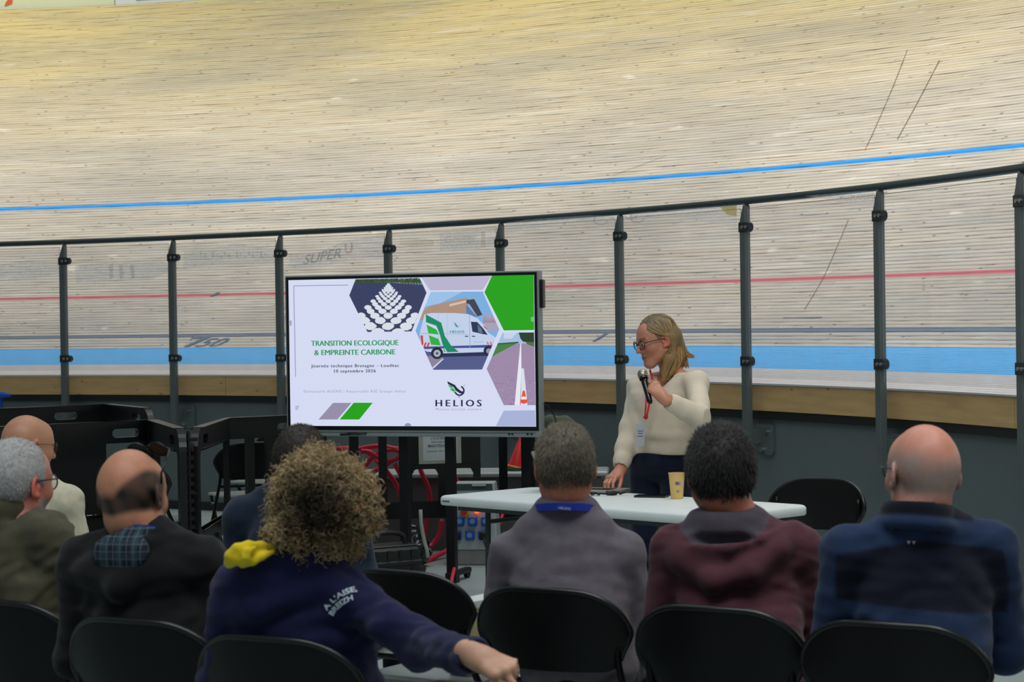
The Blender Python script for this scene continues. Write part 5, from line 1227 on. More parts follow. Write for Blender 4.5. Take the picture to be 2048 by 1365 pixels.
def glasses(P, c, lens=(.3, .32, .34), r=.0235, dx=.033, y=.100, z=.008, M_=None, off=None, dark=False, thick=.0016, name='glasses', temples=True):
    g = lambda p: P.h(p) if M_ is None else P.h(np.array(M_) @ np.array(p, float) + np.array(off)); q = MB()
    for s in (-1, 1):
        q.tube([g((s * dx + r * 1.08 * math.cos(t), y - .006 * abs(math.cos(t)) * (1 if math.cos(t) * s > 0 else 0), z + r * .9 * math.sin(t))) for t in np.linspace(0, 2 * math.pi, 21)[:-1]], thick, 6, closed=True)
        if temples: q.tube([g((s * (dx + r * 1.05), y - .006, z + .008)), g((s * .074, .080, z + .010)), g((s * .081, .03, z + .008)), g((s * .082, -.005, z + .004)), g((s * .080, -.022, z - .018))], thick * 1.1, 6)
    q.tube([g((-dx + r, y + .003, z + .006)), g((0, y + .007, z + .009)), g((dx - r, y + .003, z + .006))], thick, 6)
    o = q.build(name, mat('frame_%d_%d_%d' % c, c, .3, metal=.2), P.e, smooth=True)
    q = MB()
    for s in (-1, 1): q.add([g((s * dx + r * math.cos(t), y, z + r * .85 * math.sin(t))) for t in np.linspace(0, 2 * math.pi, 21)[:-1]], [tuple(range(20))])
    if dark: lm = mat('dark_lens', (12, 12, 14), .08)
    else:
        lm = MATS.get('clear_lens')
        if lm is None:
            lm = bpy.data.materials.new('clear_lens'); MATS['clear_lens'] = lm; lm.use_nodes = True; nt = lm.node_tree; N = nt.nodes; N.remove(N['Principled BSDF'])
            tr = N.new('ShaderNodeBsdfTransparent'); tr.inputs[0].default_value = (.86, .88, .9, 1); gl = N.new('ShaderNodeBsdfGlossy'); gl.inputs['Roughness'].default_value = .05; mx = N.new('ShaderNodeMixShader'); mx.inputs[0].default_value = .16
            nt.links.new(tr.outputs[0], mx.inputs[1]); nt.links.new(gl.outputs[0], mx.inputs[2]); nt.links.new(mx.outputs[0], N['Material Output'].inputs[0])
    q.build('lens', lm, o); return o
from mathutils.bvhtree import BVHTree
def print_onto(P, target, fn_polys, m, name, off=.0018, subdiv=0):
    """lay a flat print (polygons given in image pixels) on a garment"""
    me = target.data; bv = BVHTree.FromPolygons([P.e.matrix_basis @ v.co for v in me.vertices], [tuple(p.vertices) for p in me.polygons])
    V = []; Fs = []; cache = {}
    for poly in fn_polys:
        ids = []
        for (a, b) in poly:
            key = (round(a, 3), round(b, 3))
            if key not in cache:
                d = Vector(ray(a, b)).normalized(); loc, nn_, _, _ = bv.ray_cast(Vector(EYE), d)
                if loc is None: cache[key] = None
                else:
                    if nn_.dot(d) > 0: nn_ = -nn_
                    cache[key] = len(V); V.append(tuple(P.L(np.array(loc + nn_ * off - d * .001))))
            ids.append(cache[key])
        if None not in ids: Fs.append(tuple(ids))
    if not Fs: return None
    q = MB(); q.add(V, Fs); return q.build(name, m, P.e, fix=False)
def text_px(body, fn, **k):
    V, Fs = text_polys(body, **k); return [[fn(*V[i]) for i in f] for f in Fs]

# ------------------------------------------------------------------ chairs: nearest row and front row, then those behind the barriers
PX, PY = seat_from_back(-12, 1208, R_(-33)); chair(PX, PY, R_(-33), 'black folding chair under the man in the olive jacket', G1); c1 = (PX, PY)
PX, PY = seat_from_back(254, 1246, R_(-29)); chair(PX, PY, R_(-29), 'black folding chair under the bald man with the plaid collar', G1); c3 = (PX, PY)
PX, PY = seat_from_back(526, 1282, R_(-29)); chair(PX, PY, R_(-29), 'black folding chair under the curly-haired person in the navy hoodie', G1); c5_ = (PX, PY)
PX, PY = seat_from_back(965, 1378, R_(-29)); chair(PX, PY, R_(-29), 'black folding chair beneath the outstretched navy sleeve', G1)
PX, PY = seat_from_back(60, 1060, R_(-29)); chair(PX, PY, R_(-29), 'black folding chair under the bald man in the cream shirt', G2); c2 = (PX, PY)
PX, PY = seat_from_back(585, 1118, R_(-29)); chair(PX, PY, R_(-29), 'black folding chair under the dark-haired man hidden behind the curly hair', G2); c4 = (PX, PY)
PX, PY = seat_from_back(790, 1148, R_(-33)); chair(PX, PY, R_(-33), 'empty black folding chair with a pale book beside it', G2)
PX, PY = seat_from_back(1084, 1184, R_(-29)); chair(PX, PY, R_(-29), 'black folding chair under the man in the grey sweater', G2); c6 = (PX, PY)
PX, PY = seat_from_back(1418, 1222, R_(-30)); chair(PX, PY, R_(-30), 'black folding chair under the man in the maroon hoodie', G2); c7 = (PX, PY)
PX, PY = seat_from_back(1770, 1254, R_(-29)); chair(PX, PY, R_(-29), 'black folding chair under the man in the navy fleece', G2); c8 = (PX, PY)
G3 = 'folding chairs behind the barriers'
p = atZ(490, 989, .45); chair(p[0], p[1], R_(22), 'black folding chair with grey seat seen through the long barrier', G3)
p = atZ(412, 940, .80); chair(p[0] - .1, 15.6, R_(150), 'dark folding chair farther back between the two middle barriers', G3)
p = atZ(170, 1010, .45); chair(p[0], p[1], R_(-60), 'black folding chair with grey seat behind the two bald men', G3)
p = atZ(305, 1040, .45); chair(p[0], p[1], R_(-25), 'dark folding chair seen through the end of the left barrier', G3)
p = atY(1643, 970, 10.33); chair(p[0] - .138, p[1] - .197, R_(145), 'black folding chair beyond the right end of the white table', None)
# book on / beside the empty chair
bp_ = atY(951, 1235, 6.95); bk = empty('document_box', (bp_[0], bp_[1], .4595), rz=R_(-33), label='beige document box with white top on the seat beside the empty chair', cat='box')
q = MB(); q.box((0, 0, .105), (.075, .20, .21), bev=.003); q.build('box_body', mat('beige_cardboard', (186, 176, 128), .7), bk)
q = MB(); q.box((0, 0, .224), (.078, .203, .028), bev=.003); q.build('lid', mat('white_card', (206, 210, 206), .6), bk)

# jacket over the end of the barrier, dark bag and strap on the floor
jc = atY(1128, 850, 14.35); je = empty('draped_jacket', (jc[0], jc[1], 0), label='olive-grey jacket draped over the end of the barrier right of the screen', cat='jacket')
F = Field((-.26, -.14, .28), (.26, .14, 1.02), .011); jp = lambda a, b, D=14.35: atY(a, b, D) - np.array([jc[0], jc[1], 0])
F.cap(jp(1103, 836), jp(1128, 842), .032, .036, k=.02); F.cap(jp(1128, 842), jp(1158, 862), .036, .026, k=.02); F.cap(jp(1092, 850), jp(1104, 838), .030, .034, k=.02)
for a_, b_ in ((1098, 1092), (1116, 1112), (1136, 1138), (1154, 1162)): F.cap(jp(a_, 850 + (a_ > 1150) * 12), jp(b_, 960), .042, .050, k=.03)
F.noise(.008, 42, 31, warp=2.0, aniso=(1.4, 1, .4)); V, Q = F.mesh(); mesh_np('cloth', V, Q, cloth_mat('olive_grey_cloth', (84, 88, 74), bs=300), je)
q = MB(); q.box(jp(1110, 900), (.42, .02, .05)); q.box(jp(1098, 940) + np.array([0, 0, -.34]), (.03, .03, .95)); q.box(jp(1150, 940) + np.array([0, 0, -.34]), (.03, .03, .95)); q.box((0, 0, .02), (.44, .34, .03)); q.build('rack', M_bar, je)
bgp = atZ(838, 1122, 0.0); bg = empty('rubbish_bag', (bgp[0] - .02, 13.95, 0), label='crumpled black plastic bag on the floor right of the equipment case', cat='bag')
F = Field((-.17, -.15, -.01), (.17, .15, .34), .009); F.ell((0, 0, .10), (.11, .10, .11), k=.02); F.cap((0, 0, .16), (-.02, 0, .29), .05, .018, k=.03); F.noise(.011, 60, 17, warp=2.5)
F.add(lambda X, Y, Z: .003 - Z + X * 0 + Y * 0, (-.3, -.3, -.1), (.3, .3, .2), .005, 'i'); V, Q = F.mesh(); mesh_np('film', V, Q, mat('black_bag_film', (16, 16, 17), .25, spec=.6), bg)
stp = atY(848, 1060, 13.8); stq = empty('white_strap', (stp[0], stp[1], 0), label='thin white strap hanging beside the black bag', cat='strap')
q = MB(); q.tube([atY(a_, b_, 13.8) - np.array([stp[0], stp[1], 0]) for a_, b_ in ((841, 1020), (842, 1045), (846, 1070), (850, 1088), (854, 1100), (856, 1116))], .006, 6, flat=2.2); q.build('strap', mat('pale_webbing', (170, 172, 166), .7), stq, smooth=True)

# ------------------------------------------------------------------ the audience
def C3(c): return np.array(lin(c))
# grey sweater, blue lanyard
def collar(h_=.0, r=.064, t=.012, hz=1.6, tilt=-.22):
    def f(F, P):
        nb = np.array([P.sh[0], P.sh[1] - .004, P.sh[2] + .030 + h_]); F.ring(nb, r + .009, r + .011, t, hz, tilt=tilt, k=.012)
    return f
P = Person(c6[0], c6[1], R_(-10), 'man in grey zip-neck sweater with blue lanyard and short grey-brown hair')
P.set_head(1127, 852, 6.50, 4, 4, -1, 1.03)
P.sh = P.px(1132, 1036, 6.50)
build_seated(P, P.sh, .236, skin_color(P, (206, 132, 106), rs=1), cloth_mat('grey_knit', (112, 106, 114), bs=700), drop=.06, extra=collar(-.002, .068, .010, 2.0), seed=6, pants=(26, 30, 44), face=True)
hair_cap(P, 'hair', mat('grey_brown_hair', (84, 80, 72), .7, noise=.25, scale=90, attr='Col'), t=.008, colv=lambda H: np.clip(C3((104, 96, 82)) * (1 + .5 * np.clip(np.abs(H[:, :1]) / .07, 0, 1) ** 2 + .35 * np.clip((H[:, 2:3] - .07) / .05, 0, 1)), 0, 1), sd=6, zback=-.066, ln=.013, amp=.0014, lift=.28, down=.8, dens=12000, wd=.0006)
P6 = P
def lanyard(P, m, z0, r, w_, tilt=.25):
    q = MB(); c = np.array([P.sh[0], P.sh[1] - .004, P.sh[2] + z0]); n = 40; V = []
    for i in range(n):
        t = math.radians(-210 + 240 * i / (n - 1)); x, y = r * math.cos(t), r * .95 * math.sin(t)
        for rr, zz in ((1, -w_ / 2), (1.0, w_ / 2), (.965, w_ / 2), (.965, -w_ / 2)): V.append(c + np.array([x * rr, y * rr * 1.06, zz + y * tilt * -1.0 * .0 - math.tan(tilt) * y * .9]))
    q.add(V, [(4 * i + j, 4 * i + 4 + j, 4 * i + 4 + (j + 1) % 4, 4 * i + (j + 1) % 4) for i in range(n - 1) for j in range(4)]); return q.build('lanyard', m, P.e, smooth='auto')
ly = lanyard(P6, mat('royal_blue_ribbon', (34, 56, 176), .5, noise=.05), .026, .0945, .022, .20)
WP = mat('white_print', (190, 196, 226), .6)
print_onto(P6, ly, text_px('HELIOS', lambda x, y: (1117 + 24 * x, 1018.5 + 2.5 * x - 5 * y), bold=.02), WP, 'printed_name')
print_onto(P6, ly, [[(1104, 1006), (1109, 1012), (1115, 1013), (1113, 1017), (1108, 1016)]], WP, 'printed_emblem')

# maroon hoodie
P = Person(c7[0], c7[1], R_(-6), 'man in maroon hooded sweatshirt with dark grey hair')
P.set_head(1440, 858, 6.10, 2, 4, 1, 1.04)
P.sh = P.px(1470, 1064, 6.08)
def hood7(F, P):
    x, y, z = P.sh; F.ring((x - .035, y - .005, z + .020), .084, .088, .018, 1.9, tilt=-.12, k=.02, roll=.05)
    hx = [(x - .175, y + .0, z - .030), (x - .15, y - .07, z - .075), (x - .06, y - .125, z - .125), (x + .04, y - .12, z - .10), (x + .12, y - .08, z - .04), (x + .165, y - .02, z + .008)]
    F.ell((x - .03, y - .07, z - .05), (.15, .055, .055), k=.04)
    for i in range(5): F.cap(hx[i], hx[i + 1], .024 + .006 * (1 < i < 4), .024 + .006 * (0 < i < 3), k=.03)
    ex = [(x - .165, y - .03, z - .020), (x - .11, y - .10, z - .030), (x - .02, y - .125, z - .036), (x + .07, y - .10, z - .012), (x + .15, y - .03, z + .012)]
    for i in range(4): F.cap(ex[i], ex[i + 1], .013, .013, k=.012)
    F.ell((x - .04, y - .098, z - .012), (.105, .022, .016), k=.014, op='s')
def col7(V):
    x, y, z = P.sh; C = np.tile(C3((88, 52, 60)), (len(V), 1)); inner = (V[:, 2] > z - .022 + .10 * (V[:, 0] - x)) & (((V[:, 0] - x + .03) / .128) ** 2 + ((V[:, 1] - y + .01) / .118) ** 2 < 1)
    C[inner] = C3((84, 76, 86)); return C
build_seated(P, P.sh, .243, skin_color(P, (196, 118, 92), beard=(60, 56, 54), rs=2), cloth_mat('maroon_fleece', (80, 44, 52), attr='Col'), extra=hood7, colorfn=col7, seed=7, nz=.004, pants=(34, 34, 40), cloth_h=.0075, ear=1.1)
hair_cap(P, 'hair', mat('dark_grey_hair', (50, 50, 50), .7, noise=.3, scale=90, attr='Col'), t=.012, colv=lambda H: np.clip(C3((46, 44, 43)) * (1 + 1.1 * np.clip((H[:, 2:3] - .03) / .09, 0, 1) + .8 * np.clip((np.abs(H[:, :1]) - .05) / .03, 0, 1)), 0, 1), sd=7, zback=-.060, ln=.018, amp=.0018, fr=170, side=.0, wd=.0009, down=.7, lift=.3, dens=12000)

# navy fleece, bald with grey sides
P = Person(c8[0], c8[1], R_(2), 'bald grey-haired man with glasses in navy and blue fleece')
P.set_head(1850, 847, 5.72, 16, 3, 3, 1.10)
P.sh = P.px(1840, 1066, 5.68)
def ext8(F, P):
    x, y, z = P.sh; F.ring((x - .008, y - .004, z + .052), .088, .092, .0085, 3.0, tilt=-.16, k=.005, roll=.10); F.ring((x - .008, y - .004, z + .018), .098, .100, .013, 1.3, tilt=-.16, k=.01, roll=.10)
def col8(V):
    x, y, z = P.sh; dx = V[:, 0] - x; dz = V[:, 2] - z; sm = lambda m: np.clip(m / .007 + .5, 0, 1)[:, None]
    C = np.tile(C3((36, 53, 84)), (len(V), 1)); side = np.where(dx < 0, .236, .222 - .25 * np.clip(dz + .12, 0, 1))
    m = sm(dz + .190 + .10 * dx) * sm(-.012 - .15 * np.abs(dx) - dz) * sm(side - np.abs(dx)) * sm(y + .05 - V[:, 1]); C = C * (1 - m) + C3((24, 27, 44)) * m
    m = sm(dz - .038 + .10 * dx + .16 * (V[:, 1] - y)) * sm(.135 - np.abs(dx)); return C * (1 - m) + C3((18, 21, 36)) * m
build_seated(P, P.sh, .262, skin_color(P, (214, 144, 122), stub=lambda x, y, z: np.clip((.060 - z + .35 * (np.abs(x) - .02)) / .05, 0, 1) * np.clip((z + .066) / .03, 0, 1) * np.clip((.055 - y) / .02, 0, 1) * .66, stubc=(158, 152, 146), rs=3),
             cloth_mat('blue_fleece', (40, 60, 100), attr='Col', sheen=.12), extra=ext8, colorfn=col8, seed=8, nz=.0045, pants=(30, 34, 52), cloth_h=.0068, bulk=1.06)
glasses(P, (20, 30, 60))
print_onto(P, P.garment, [[(1814, 1083), (1821, 1083), (1817.5, 1090)], [(1824, 1083.5), (1831, 1083.5), (1827.5, 1090)]], mat('white_stitch', (214, 196, 210), .6), 'embroidered_mark', off=.003)
P8 = P

# black hooded top, plaid collar, bald with dark fringe, sunglasses on his head
P = Person(c3[0], c3[1], R_(-14), 'bald man with sunglasses on his head, black hooded top and plaid collar')
P.set_head(262, 897, 5.98, -22, 8, -3, 1.06)
P.sh = P.px(288, 1092, 5.96)
def ext3(F, P):
    x, y, z = P.sh; F.ell((x - .01, y - .075, z - .06), (.16, .055, .060), k=.04); F.cap((x - .15, y - .02, z + .010), (x - .02, y - .12, z - .10), .022, .034, k=.03); F.cap((x - .02, y - .12, z - .10), (x + .14, y - .02, z + .012), .034, .022, k=.03)
    F.ring((x, y, z + .004), .096, .098, .017, 1.2, tilt=-.15, k=.02)
build_seated(P, P.sh, .248, skin_color(P, (206, 142, 112), stub=lambda x, y, z: np.clip((.006 - z + 1.15 * np.clip(np.abs(x + .012) - .022, 0, .1)) / .024, 0, 1) * np.clip((z + .066 - .25 * np.abs(x)) / .016, 0, 1) * np.clip((.05 - y) / .02, 0, 1) * .9, stubc=(40, 38, 37), beard=(52, 44, 40), rs=4),
             cloth_mat('black_jersey', (26, 26, 27)), extra=ext3, seed=3, pants=(24, 26, 34), belly=1.12, bulk=1.1, nz=.005)
M_pl = bpy.data.materials.new('plaid_flannel'); M_pl.use_nodes = True; nt = M_pl.node_tree; N = nt.nodes; L = nt.links
tc = N.new('ShaderNodeTexCoord'); sp_ = N.new('ShaderNodeSeparateXYZ'); L.new(tc.outputs['Object'], sp_.inputs[0])
def stripes(out_, f, th):
    m1 = N.new('ShaderNodeMath'); m1.operation = 'MULTIPLY'; L.new(out_, m1.inputs[0]); m1.inputs[1].default_value = f
    m2_ = N.new('ShaderNodeMath'); m2_.operation = 'FRACT'; L.new(m1.outputs[0], m2_.inputs[0]); m3 = N.new('ShaderNodeMath'); m3.operation = 'LESS_THAN'; L.new(m2_.outputs[0], m3.inputs[0]); m3.inputs[1].default_value = th; return m3.outputs[0]
acc = (*lin((18, 26, 40)), 1); prev = None
for o_, f_, th_, c_, al in ((sp_.outputs[0], 24, .45, (44, 66, 78), .8), (sp_.outputs[2], 26, .4, (40, 62, 74), .6), (sp_.outputs[0], 52, .2, (110, 128, 138), .32), (sp_.outputs[2], 50, .2, (110, 128, 138), .28)):
    mx = N.new('ShaderNodeMix'); mx.data_type = 'RGBA'; ml_ = N.new('ShaderNodeMath'); ml_.operation = 'MULTIPLY'; L.new(stripes(o_, f_, th_), ml_.inputs[0]); ml_.inputs[1].default_value = al
    L.new(ml_.outputs[0], mx.inputs['Factor'])
    if prev is None: mx.inputs['A'].default_value = acc
    else: L.new(prev, mx.inputs['A'])
    mx.inputs['B'].default_value = (*lin(c_), 1); prev = mx.outputs['Result']
L.new(prev, N['Principled BSDF'].inputs['Base Color']); N['Principled BSDF'].inputs['Roughness'].default_value = .9
F = Field(np.array(P.sh) - .16, np.array(P.sh) + .14, .005); x, y, z = P.sh
F.ring((x, y - .004, z + .026), .080, .084, .009, 2.6, tilt=-.2, k=.01); F.ell((x - .018, y - .108, z + .004), (.078, .020, .040), k=.03); F.ell((x - .018, y - .121, z - .022), (.070, .012, .040), k=.03)
V, Q = F.mesh(); mesh_np('shirt_collar', V, Q, M_pl, P.e)
lanyard(P, mat('royal_blue_ribbon', (30, 48, 160)), .046, .082, .010, .22)
sgR = Matrix.Rotation(math.radians(48), 3, 'X')
glasses(P, (14, 14, 16), M_=sgR, off=(0, .012, .058), dark=True, r=.026, z=.0, y=.094, thick=.0028, name='sunglasses')
P3 = P

# olive jacket, cropped white hair
P = Person(c1[0] + .03, c1[1], R_(-29), 'man with cropped white hair and glasses in an olive jacket')
P.set_head(30, 880, 6.40, -34, 3, 0, 1.08)
P.sh = P.px(0, 1036, 6.40)
def ext1(F, P):
    x, y, z = P.sh; F.ring((x + .0, y, z + .034), .098, .100, .013, 2.8, tilt=-.10, k=.01, roll=.16); F.cap((x + .02, y - .10, z + .0), (x + .16, y + .02, z - .055), .022, .020, k=.015)
build_seated(P, P.sh, .262, skin_color(P, (208, 134, 116), beard=(150, 146, 144), rs=5), cloth_mat('olive_canvas', (88, 84, 66), bs=900), extra=ext1, seed=1, pants=(40, 42, 50), bulk=1.15, nz=.006, shirt='jacket')
hair_cap(P, 'hair', mat('white_hair', (170, 168, 166), .75, noise=.15, scale=90, attr='Col'), t=.006, colv=lambda H: np.clip(C3((190, 188, 186)) * (1 - .35 * np.clip((-H[:, 2:3] - .0) / .06, 0, 1)), 0, 1), sd=1, zback=-.064, ln=.006, amp=.0008, lift=.25, down=.8)
glasses(P, (28, 24, 40), thick=.0022)

# bald man farther off, cream shirt
P = Person(c2[0], c2[1], R_(-20), 'bald man with thin glasses and cream shirt, farther off at the left')
P.set_head(60, 830, 8.45, -50, 10, 0, 1.0)
P.sh = P.px(64, 978, 8.45)
build_seated(P, P.sh, .225, skin_color(P, (196, 142, 112), rs=6), cloth_mat('cream_cotton', (214, 206, 180)), extra=collar(.0, .070, .010, 1.6), seed=2, pants=(60, 60, 64), shirt='shirt', cloth_h=.009)
glasses(P, (80, 60, 40), thick=.0012)

# dark-haired man of the front row, navy jumper
P = Person(c4[0], c4[1], R_(-14), 'dark-haired man in navy jumper, half hidden behind the curly hair')
P.set_head(604, 855, 7.45, -14, 12, 0, 1.0)
P.sh = P.px(592, 1000, 7.4)
build_seated(P, P.sh, .262, skin_color(P, (204, 138, 116), rs=7), cloth_mat('dark_navy_knit', (36, 48, 66)), extra=collar(.0, .068, .012, 1.5), seed=4, pants=(30, 34, 46), shirt='jumper', cloth_h=.009, drop=.01, bulk=1.05)
hair_cap(P, 'hair', mat('dark_brown_hair', (52, 46, 42), .7, noise=.25, scale=90, attr='Col'), t=.009, colv=lambda H: np.clip(C3((50, 44, 38)) * (1 + .4 * np.clip((H[:, 2:3] - .03) / .09, 0, 1)), 0, 1), sd=9, zback=-.062, ln=.010, amp=.001, lift=.25, down=.8)
glasses(P, (16, 16, 18), thick=.0026)

# curly-haired person in the navy hoodie, arm along the next chair
P = Person(c5_[0] + .01, c5_[1] + .03, R_(-4), 'person with curly blond-brown hair in navy hoodie, arm stretched along the next chair')
P.set_head(640, 926, 5.55, -6, 4, -4, 1.04)
P.sh = P.px(590, 1136, 5.55)
Sr = P.px(700, 1196, 5.50); Er = P.px(848, 1290, 5.36); Wr = P.px(953, 1314, 5.02)
hd = P.px(1030, 1350, 4.95) - P.px(953, 1314, 5.02)
arms = {1: dict(S=Sr, E=Er, W=Wr, HD=hd, HN=P.L(P.o + np.array([.25, -.62, .75])), HC=((14, 22, 12), (24, 30, 16), (34, 34, 18), (42, 36, 18)), HS=1.10, HT=(.75, .45, -.4), SP=5), -1: dict(S=P.px(478, 1196, 5.52))}
def ext5(F, P):
    x, y, z = P.sh; F.ell((x - .07, y - .05, z - .015), (.125, .075, .060), k=.04); F.ring((x + .035, y + .0, z + .028), .092, .092, .022, 1.4, tilt=-.1, k=.03, roll=-.1)
    F.cap((x - .19, y - .02, z - .045), (x - .08, y - .10, z - .09), .026, .034, k=.03); F.cap((x - .08, y - .10, z - .09), (x + .10, y - .08, z - .03), .034, .028, k=.03)
    F.cap(Er + (Wr - Er) * .88, Wr + (Wr - Er) * .015, .037, .036, k=.006)
build_seated(P, P.sh, .232, skin_color(P, (206, 158, 130), rs=8), cloth_mat('navy_sweat', (30, 32, 72), bs=900), extra=ext5, seed=5, nzf=34, arms=arms, hands_out=[(P.px(1010, 1350, 5.0), .14, .0034)], nz=.006, pants=(34, 38, 56), shirt='hoodie', bulk=1.12, cloth_h=.0075)
# yellow lining of the hood
YL = cloth_mat('yellow_lining', (232, 204, 28), bs=400, sheen=.3)
F = Field(P.px(495, 1106, 5.42) - .14, P.px(495, 1106, 5.42) + .14, .0045)
def chain(F, pts, r, k=.012):
    Q_ = [P.px(*p) for p in pts]
    for i in range(len(Q_) - 1): F.cap(Q_[i], Q_[i + 1], r[i], r[i + 1], k=k)
chain(F, [(456, 1128, 5.42), (460, 1112, 5.40), (474, 1098, 5.40), (496, 1091, 5.41), (522, 1091, 5.43), (548, 1096, 5.45)], [.010, .012, .012, .010, .009, .007], .012)
chain(F, [(462, 1126, 5.415), (474, 1118, 5.40), (486, 1104, 5.40), (500, 1096, 5.41)], [.013, .014, .012, .008], .012)
chain(F, [(484, 1128, 5.40), (493, 1116, 5.385), (497, 1104, 5.385), (508, 1097, 5.39)], [.010, .011, .009, .006], .004)
chain(F, [(486, 1130, 5.405), (506, 1124, 5.40), (524, 1114, 5.41), (546, 1104, 5.43)], [.009, .010, .009, .006], .006)
F.ell(P.px(500, 1109, 5.435), (.046, .02, .020), k=.012)
V, Q = F.mesh(); mesh_np('hood_lining', V, Q, YL, P.e)
tx = lambda cx_, cy_, r, a0, a1, h_, s_, **k: text_px(s_, lambda x, y: (cx_ + (r + h_ * y) * math.cos(math.radians(a0 + (a1 - a0) * x)), cy_ + (r + h_ * y) * math.sin(math.radians(a0 + (a1 - a0) * x))), **k)
WP2 = mat('pale_print', (200, 214, 226), .6)
print_onto(P, P.garment, tx(722, 1262, 78, -150, -96, 10, "A L'AISE,", bold=.03), WP2, 'sleeve_print', off=.0035)
print_onto(P, P.garment, tx(722, 1262, 63, -152, -104, 10, 'BREIZH', bold=.03), WP2, 'sleeve_print', off=.0035)
# curls: a lumpy core with many coiled locks
hcx = P.px(641, 1014, 5.53); core = Field(hcx - .2, hcx + .2, .0075)
core.ell(hcx + np.array([-.006, .01, .012]), (.110, .115, .106), k=.03); core.ell(hcx + np.array([.03, .0, -.03]), (.100, .105, .095), k=.03); core.ell(P.h((0, -.01, .04)), (.10, .11, .10), k=.03)
core.ell(hcx + np.array([-.045, -.03, -.045]), (.072, .08, .075), k=.03)
core.noise(.014, 55, 3, warp=1.5); fc = P.h((0, .115, -.03)); core.ell(fc, (.075, .075, .085), k=.01, op='s'); V, Q = core.mesh()
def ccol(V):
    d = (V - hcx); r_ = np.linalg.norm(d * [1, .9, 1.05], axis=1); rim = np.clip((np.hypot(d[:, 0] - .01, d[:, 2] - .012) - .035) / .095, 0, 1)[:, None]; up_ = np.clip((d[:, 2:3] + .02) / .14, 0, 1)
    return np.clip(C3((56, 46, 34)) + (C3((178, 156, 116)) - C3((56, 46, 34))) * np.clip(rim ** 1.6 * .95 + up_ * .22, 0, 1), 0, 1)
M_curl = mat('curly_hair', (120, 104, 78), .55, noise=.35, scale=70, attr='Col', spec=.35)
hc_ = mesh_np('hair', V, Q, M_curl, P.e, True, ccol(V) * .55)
rg = np.random.default_rng(12); n_ = 5200; ix = rg.choice(len(V), n_); root = V[ix]; nv = root - hcx; nv /= np.linalg.norm(nv, axis=1, keepdims=True)
ax = nv * .55 + rg.normal(0, .55, (n_, 3)) + np.array([0, 0, -.25]); ax /= np.linalg.norm(ax, axis=1, keepdims=True); u = np.cross(ax, rg.normal(size=(n_, 3))); u /= np.linalg.norm(u, axis=1, keepdims=True); v_ = np.cross(ax, u)
S_ = 13; t = np.linspace(0, 1, S_)[None, :, None]; ln = rg.uniform(.022, .050, (n_, 1, 1)); cr = rg.uniform(.004, .0095, (n_, 1, 1)); tu = rg.uniform(1.0, 2.4, (n_, 1, 1)) * 2 * math.pi
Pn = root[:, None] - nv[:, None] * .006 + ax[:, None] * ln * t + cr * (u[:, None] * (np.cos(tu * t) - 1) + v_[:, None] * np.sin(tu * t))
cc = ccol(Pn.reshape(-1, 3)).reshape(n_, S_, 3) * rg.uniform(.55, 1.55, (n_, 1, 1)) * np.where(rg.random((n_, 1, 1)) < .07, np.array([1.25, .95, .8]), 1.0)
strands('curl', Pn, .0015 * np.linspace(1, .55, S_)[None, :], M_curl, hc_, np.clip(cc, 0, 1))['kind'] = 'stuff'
P5 = P

# ------------------------------------------------------------------ the speaker, standing behind the table
WX, WY = atY(1325, 900, 10.9)[:2]
P = Person(WX, WY, R_(147), 'blonde woman in cream blouse speaking into a microphone behind the table')
P.set_center(1313, 683, 10.80, 113, 14, 3, 1.0)
W_ = lambda a, b, D: P.px(a, b, D)
NB = W_(1346, 752, 10.87); SR = W_(1279, 774, 10.99); SL = W_(1393, 768, 10.74)
ER = W_(1258, 862, 10.90); WR = W_(1238, 946, 10.74); EL = W_(1400, 838, 10.50); WL = W_(1326, 796, 10.40)
HR = W_(1208, 966, 10.62) - WR; HL = W_(1303, 770, 10.44) - WL
MB0 = W_(1283, 741, 10.50); MB1 = W_(1299, 801, 10.42)          # microphone head and tail
F = Field(np.array([-.36, -.40, -.01]), np.array([.40, .62, 1.66]), .016,
          [(tuple(P.hc - .14), tuple(P.hc + .15), .0036), (tuple(W_(1300, 775, 10.44) - .085), tuple(W_(1300, 775, 10.44) + .085), .0036), (tuple(W_(1212, 962, 10.66) - .09), tuple(W_(1212, 962, 10.66) + .09), .0042)])
cx_ = lambda z_px, x_px, D=10.87: W_(x_px, z_px, D)
def wtr(F, g, low=.93):
    A = []
    for (yp, xp, D, a, b) in ((905, 1322, 10.88, .165, .120), (880, 1322, 10.88, .150, .112), (850, 1324, 10.87, .152, .118), (815, 1327, 10.87, .156, .124), (785, 1331, 10.87, .158, .118), (765, 1336, 10.87, .150, .090), (752, 1342, 10.87, .10, .065)):
        p = W_(xp, yp, D); A.append((p[2], p[0], p[1], a + g, b + g))
    F.loft(A, k=.03)
wtr(F, -.014)
F.ell(W_(1322, 905, 10.88), (.15, .11, .11), k=.04)
for q, S_, E_, W2, K in ((1, SR, ER, WR, 0), (-1, SL, EL, WL, 0)):
    F.cap(NB + np.array([0, 0, -.01]), S_, .04, .045, k=.05); F.cap(S_, E_, .043, .034, k=.03); F.cap(E_, W2, .034, .024, k=.02)
HIPZ = .90
FT = {}
for q in (-1, 1):
    hp_ = np.array([q * .085, .0, .86]); kn = np.array([q * .095, .03, .48]); an = np.array([q * .10, -.01, .09]); FT[q] = (hp_, kn, an)
    F.cap(hp_, kn, .078, .052, k=.03); F.cap(kn, an, .050, .034, k=.02); F.cap(an - np.array([0, 0, .04]), an + np.array([q * .02, .14, -.045]), .032, .028, k=.02)
F.cap(NB, P.h((0, -.025, -.06)), .052, .050, k=.03)
head_prims(F, P, True)
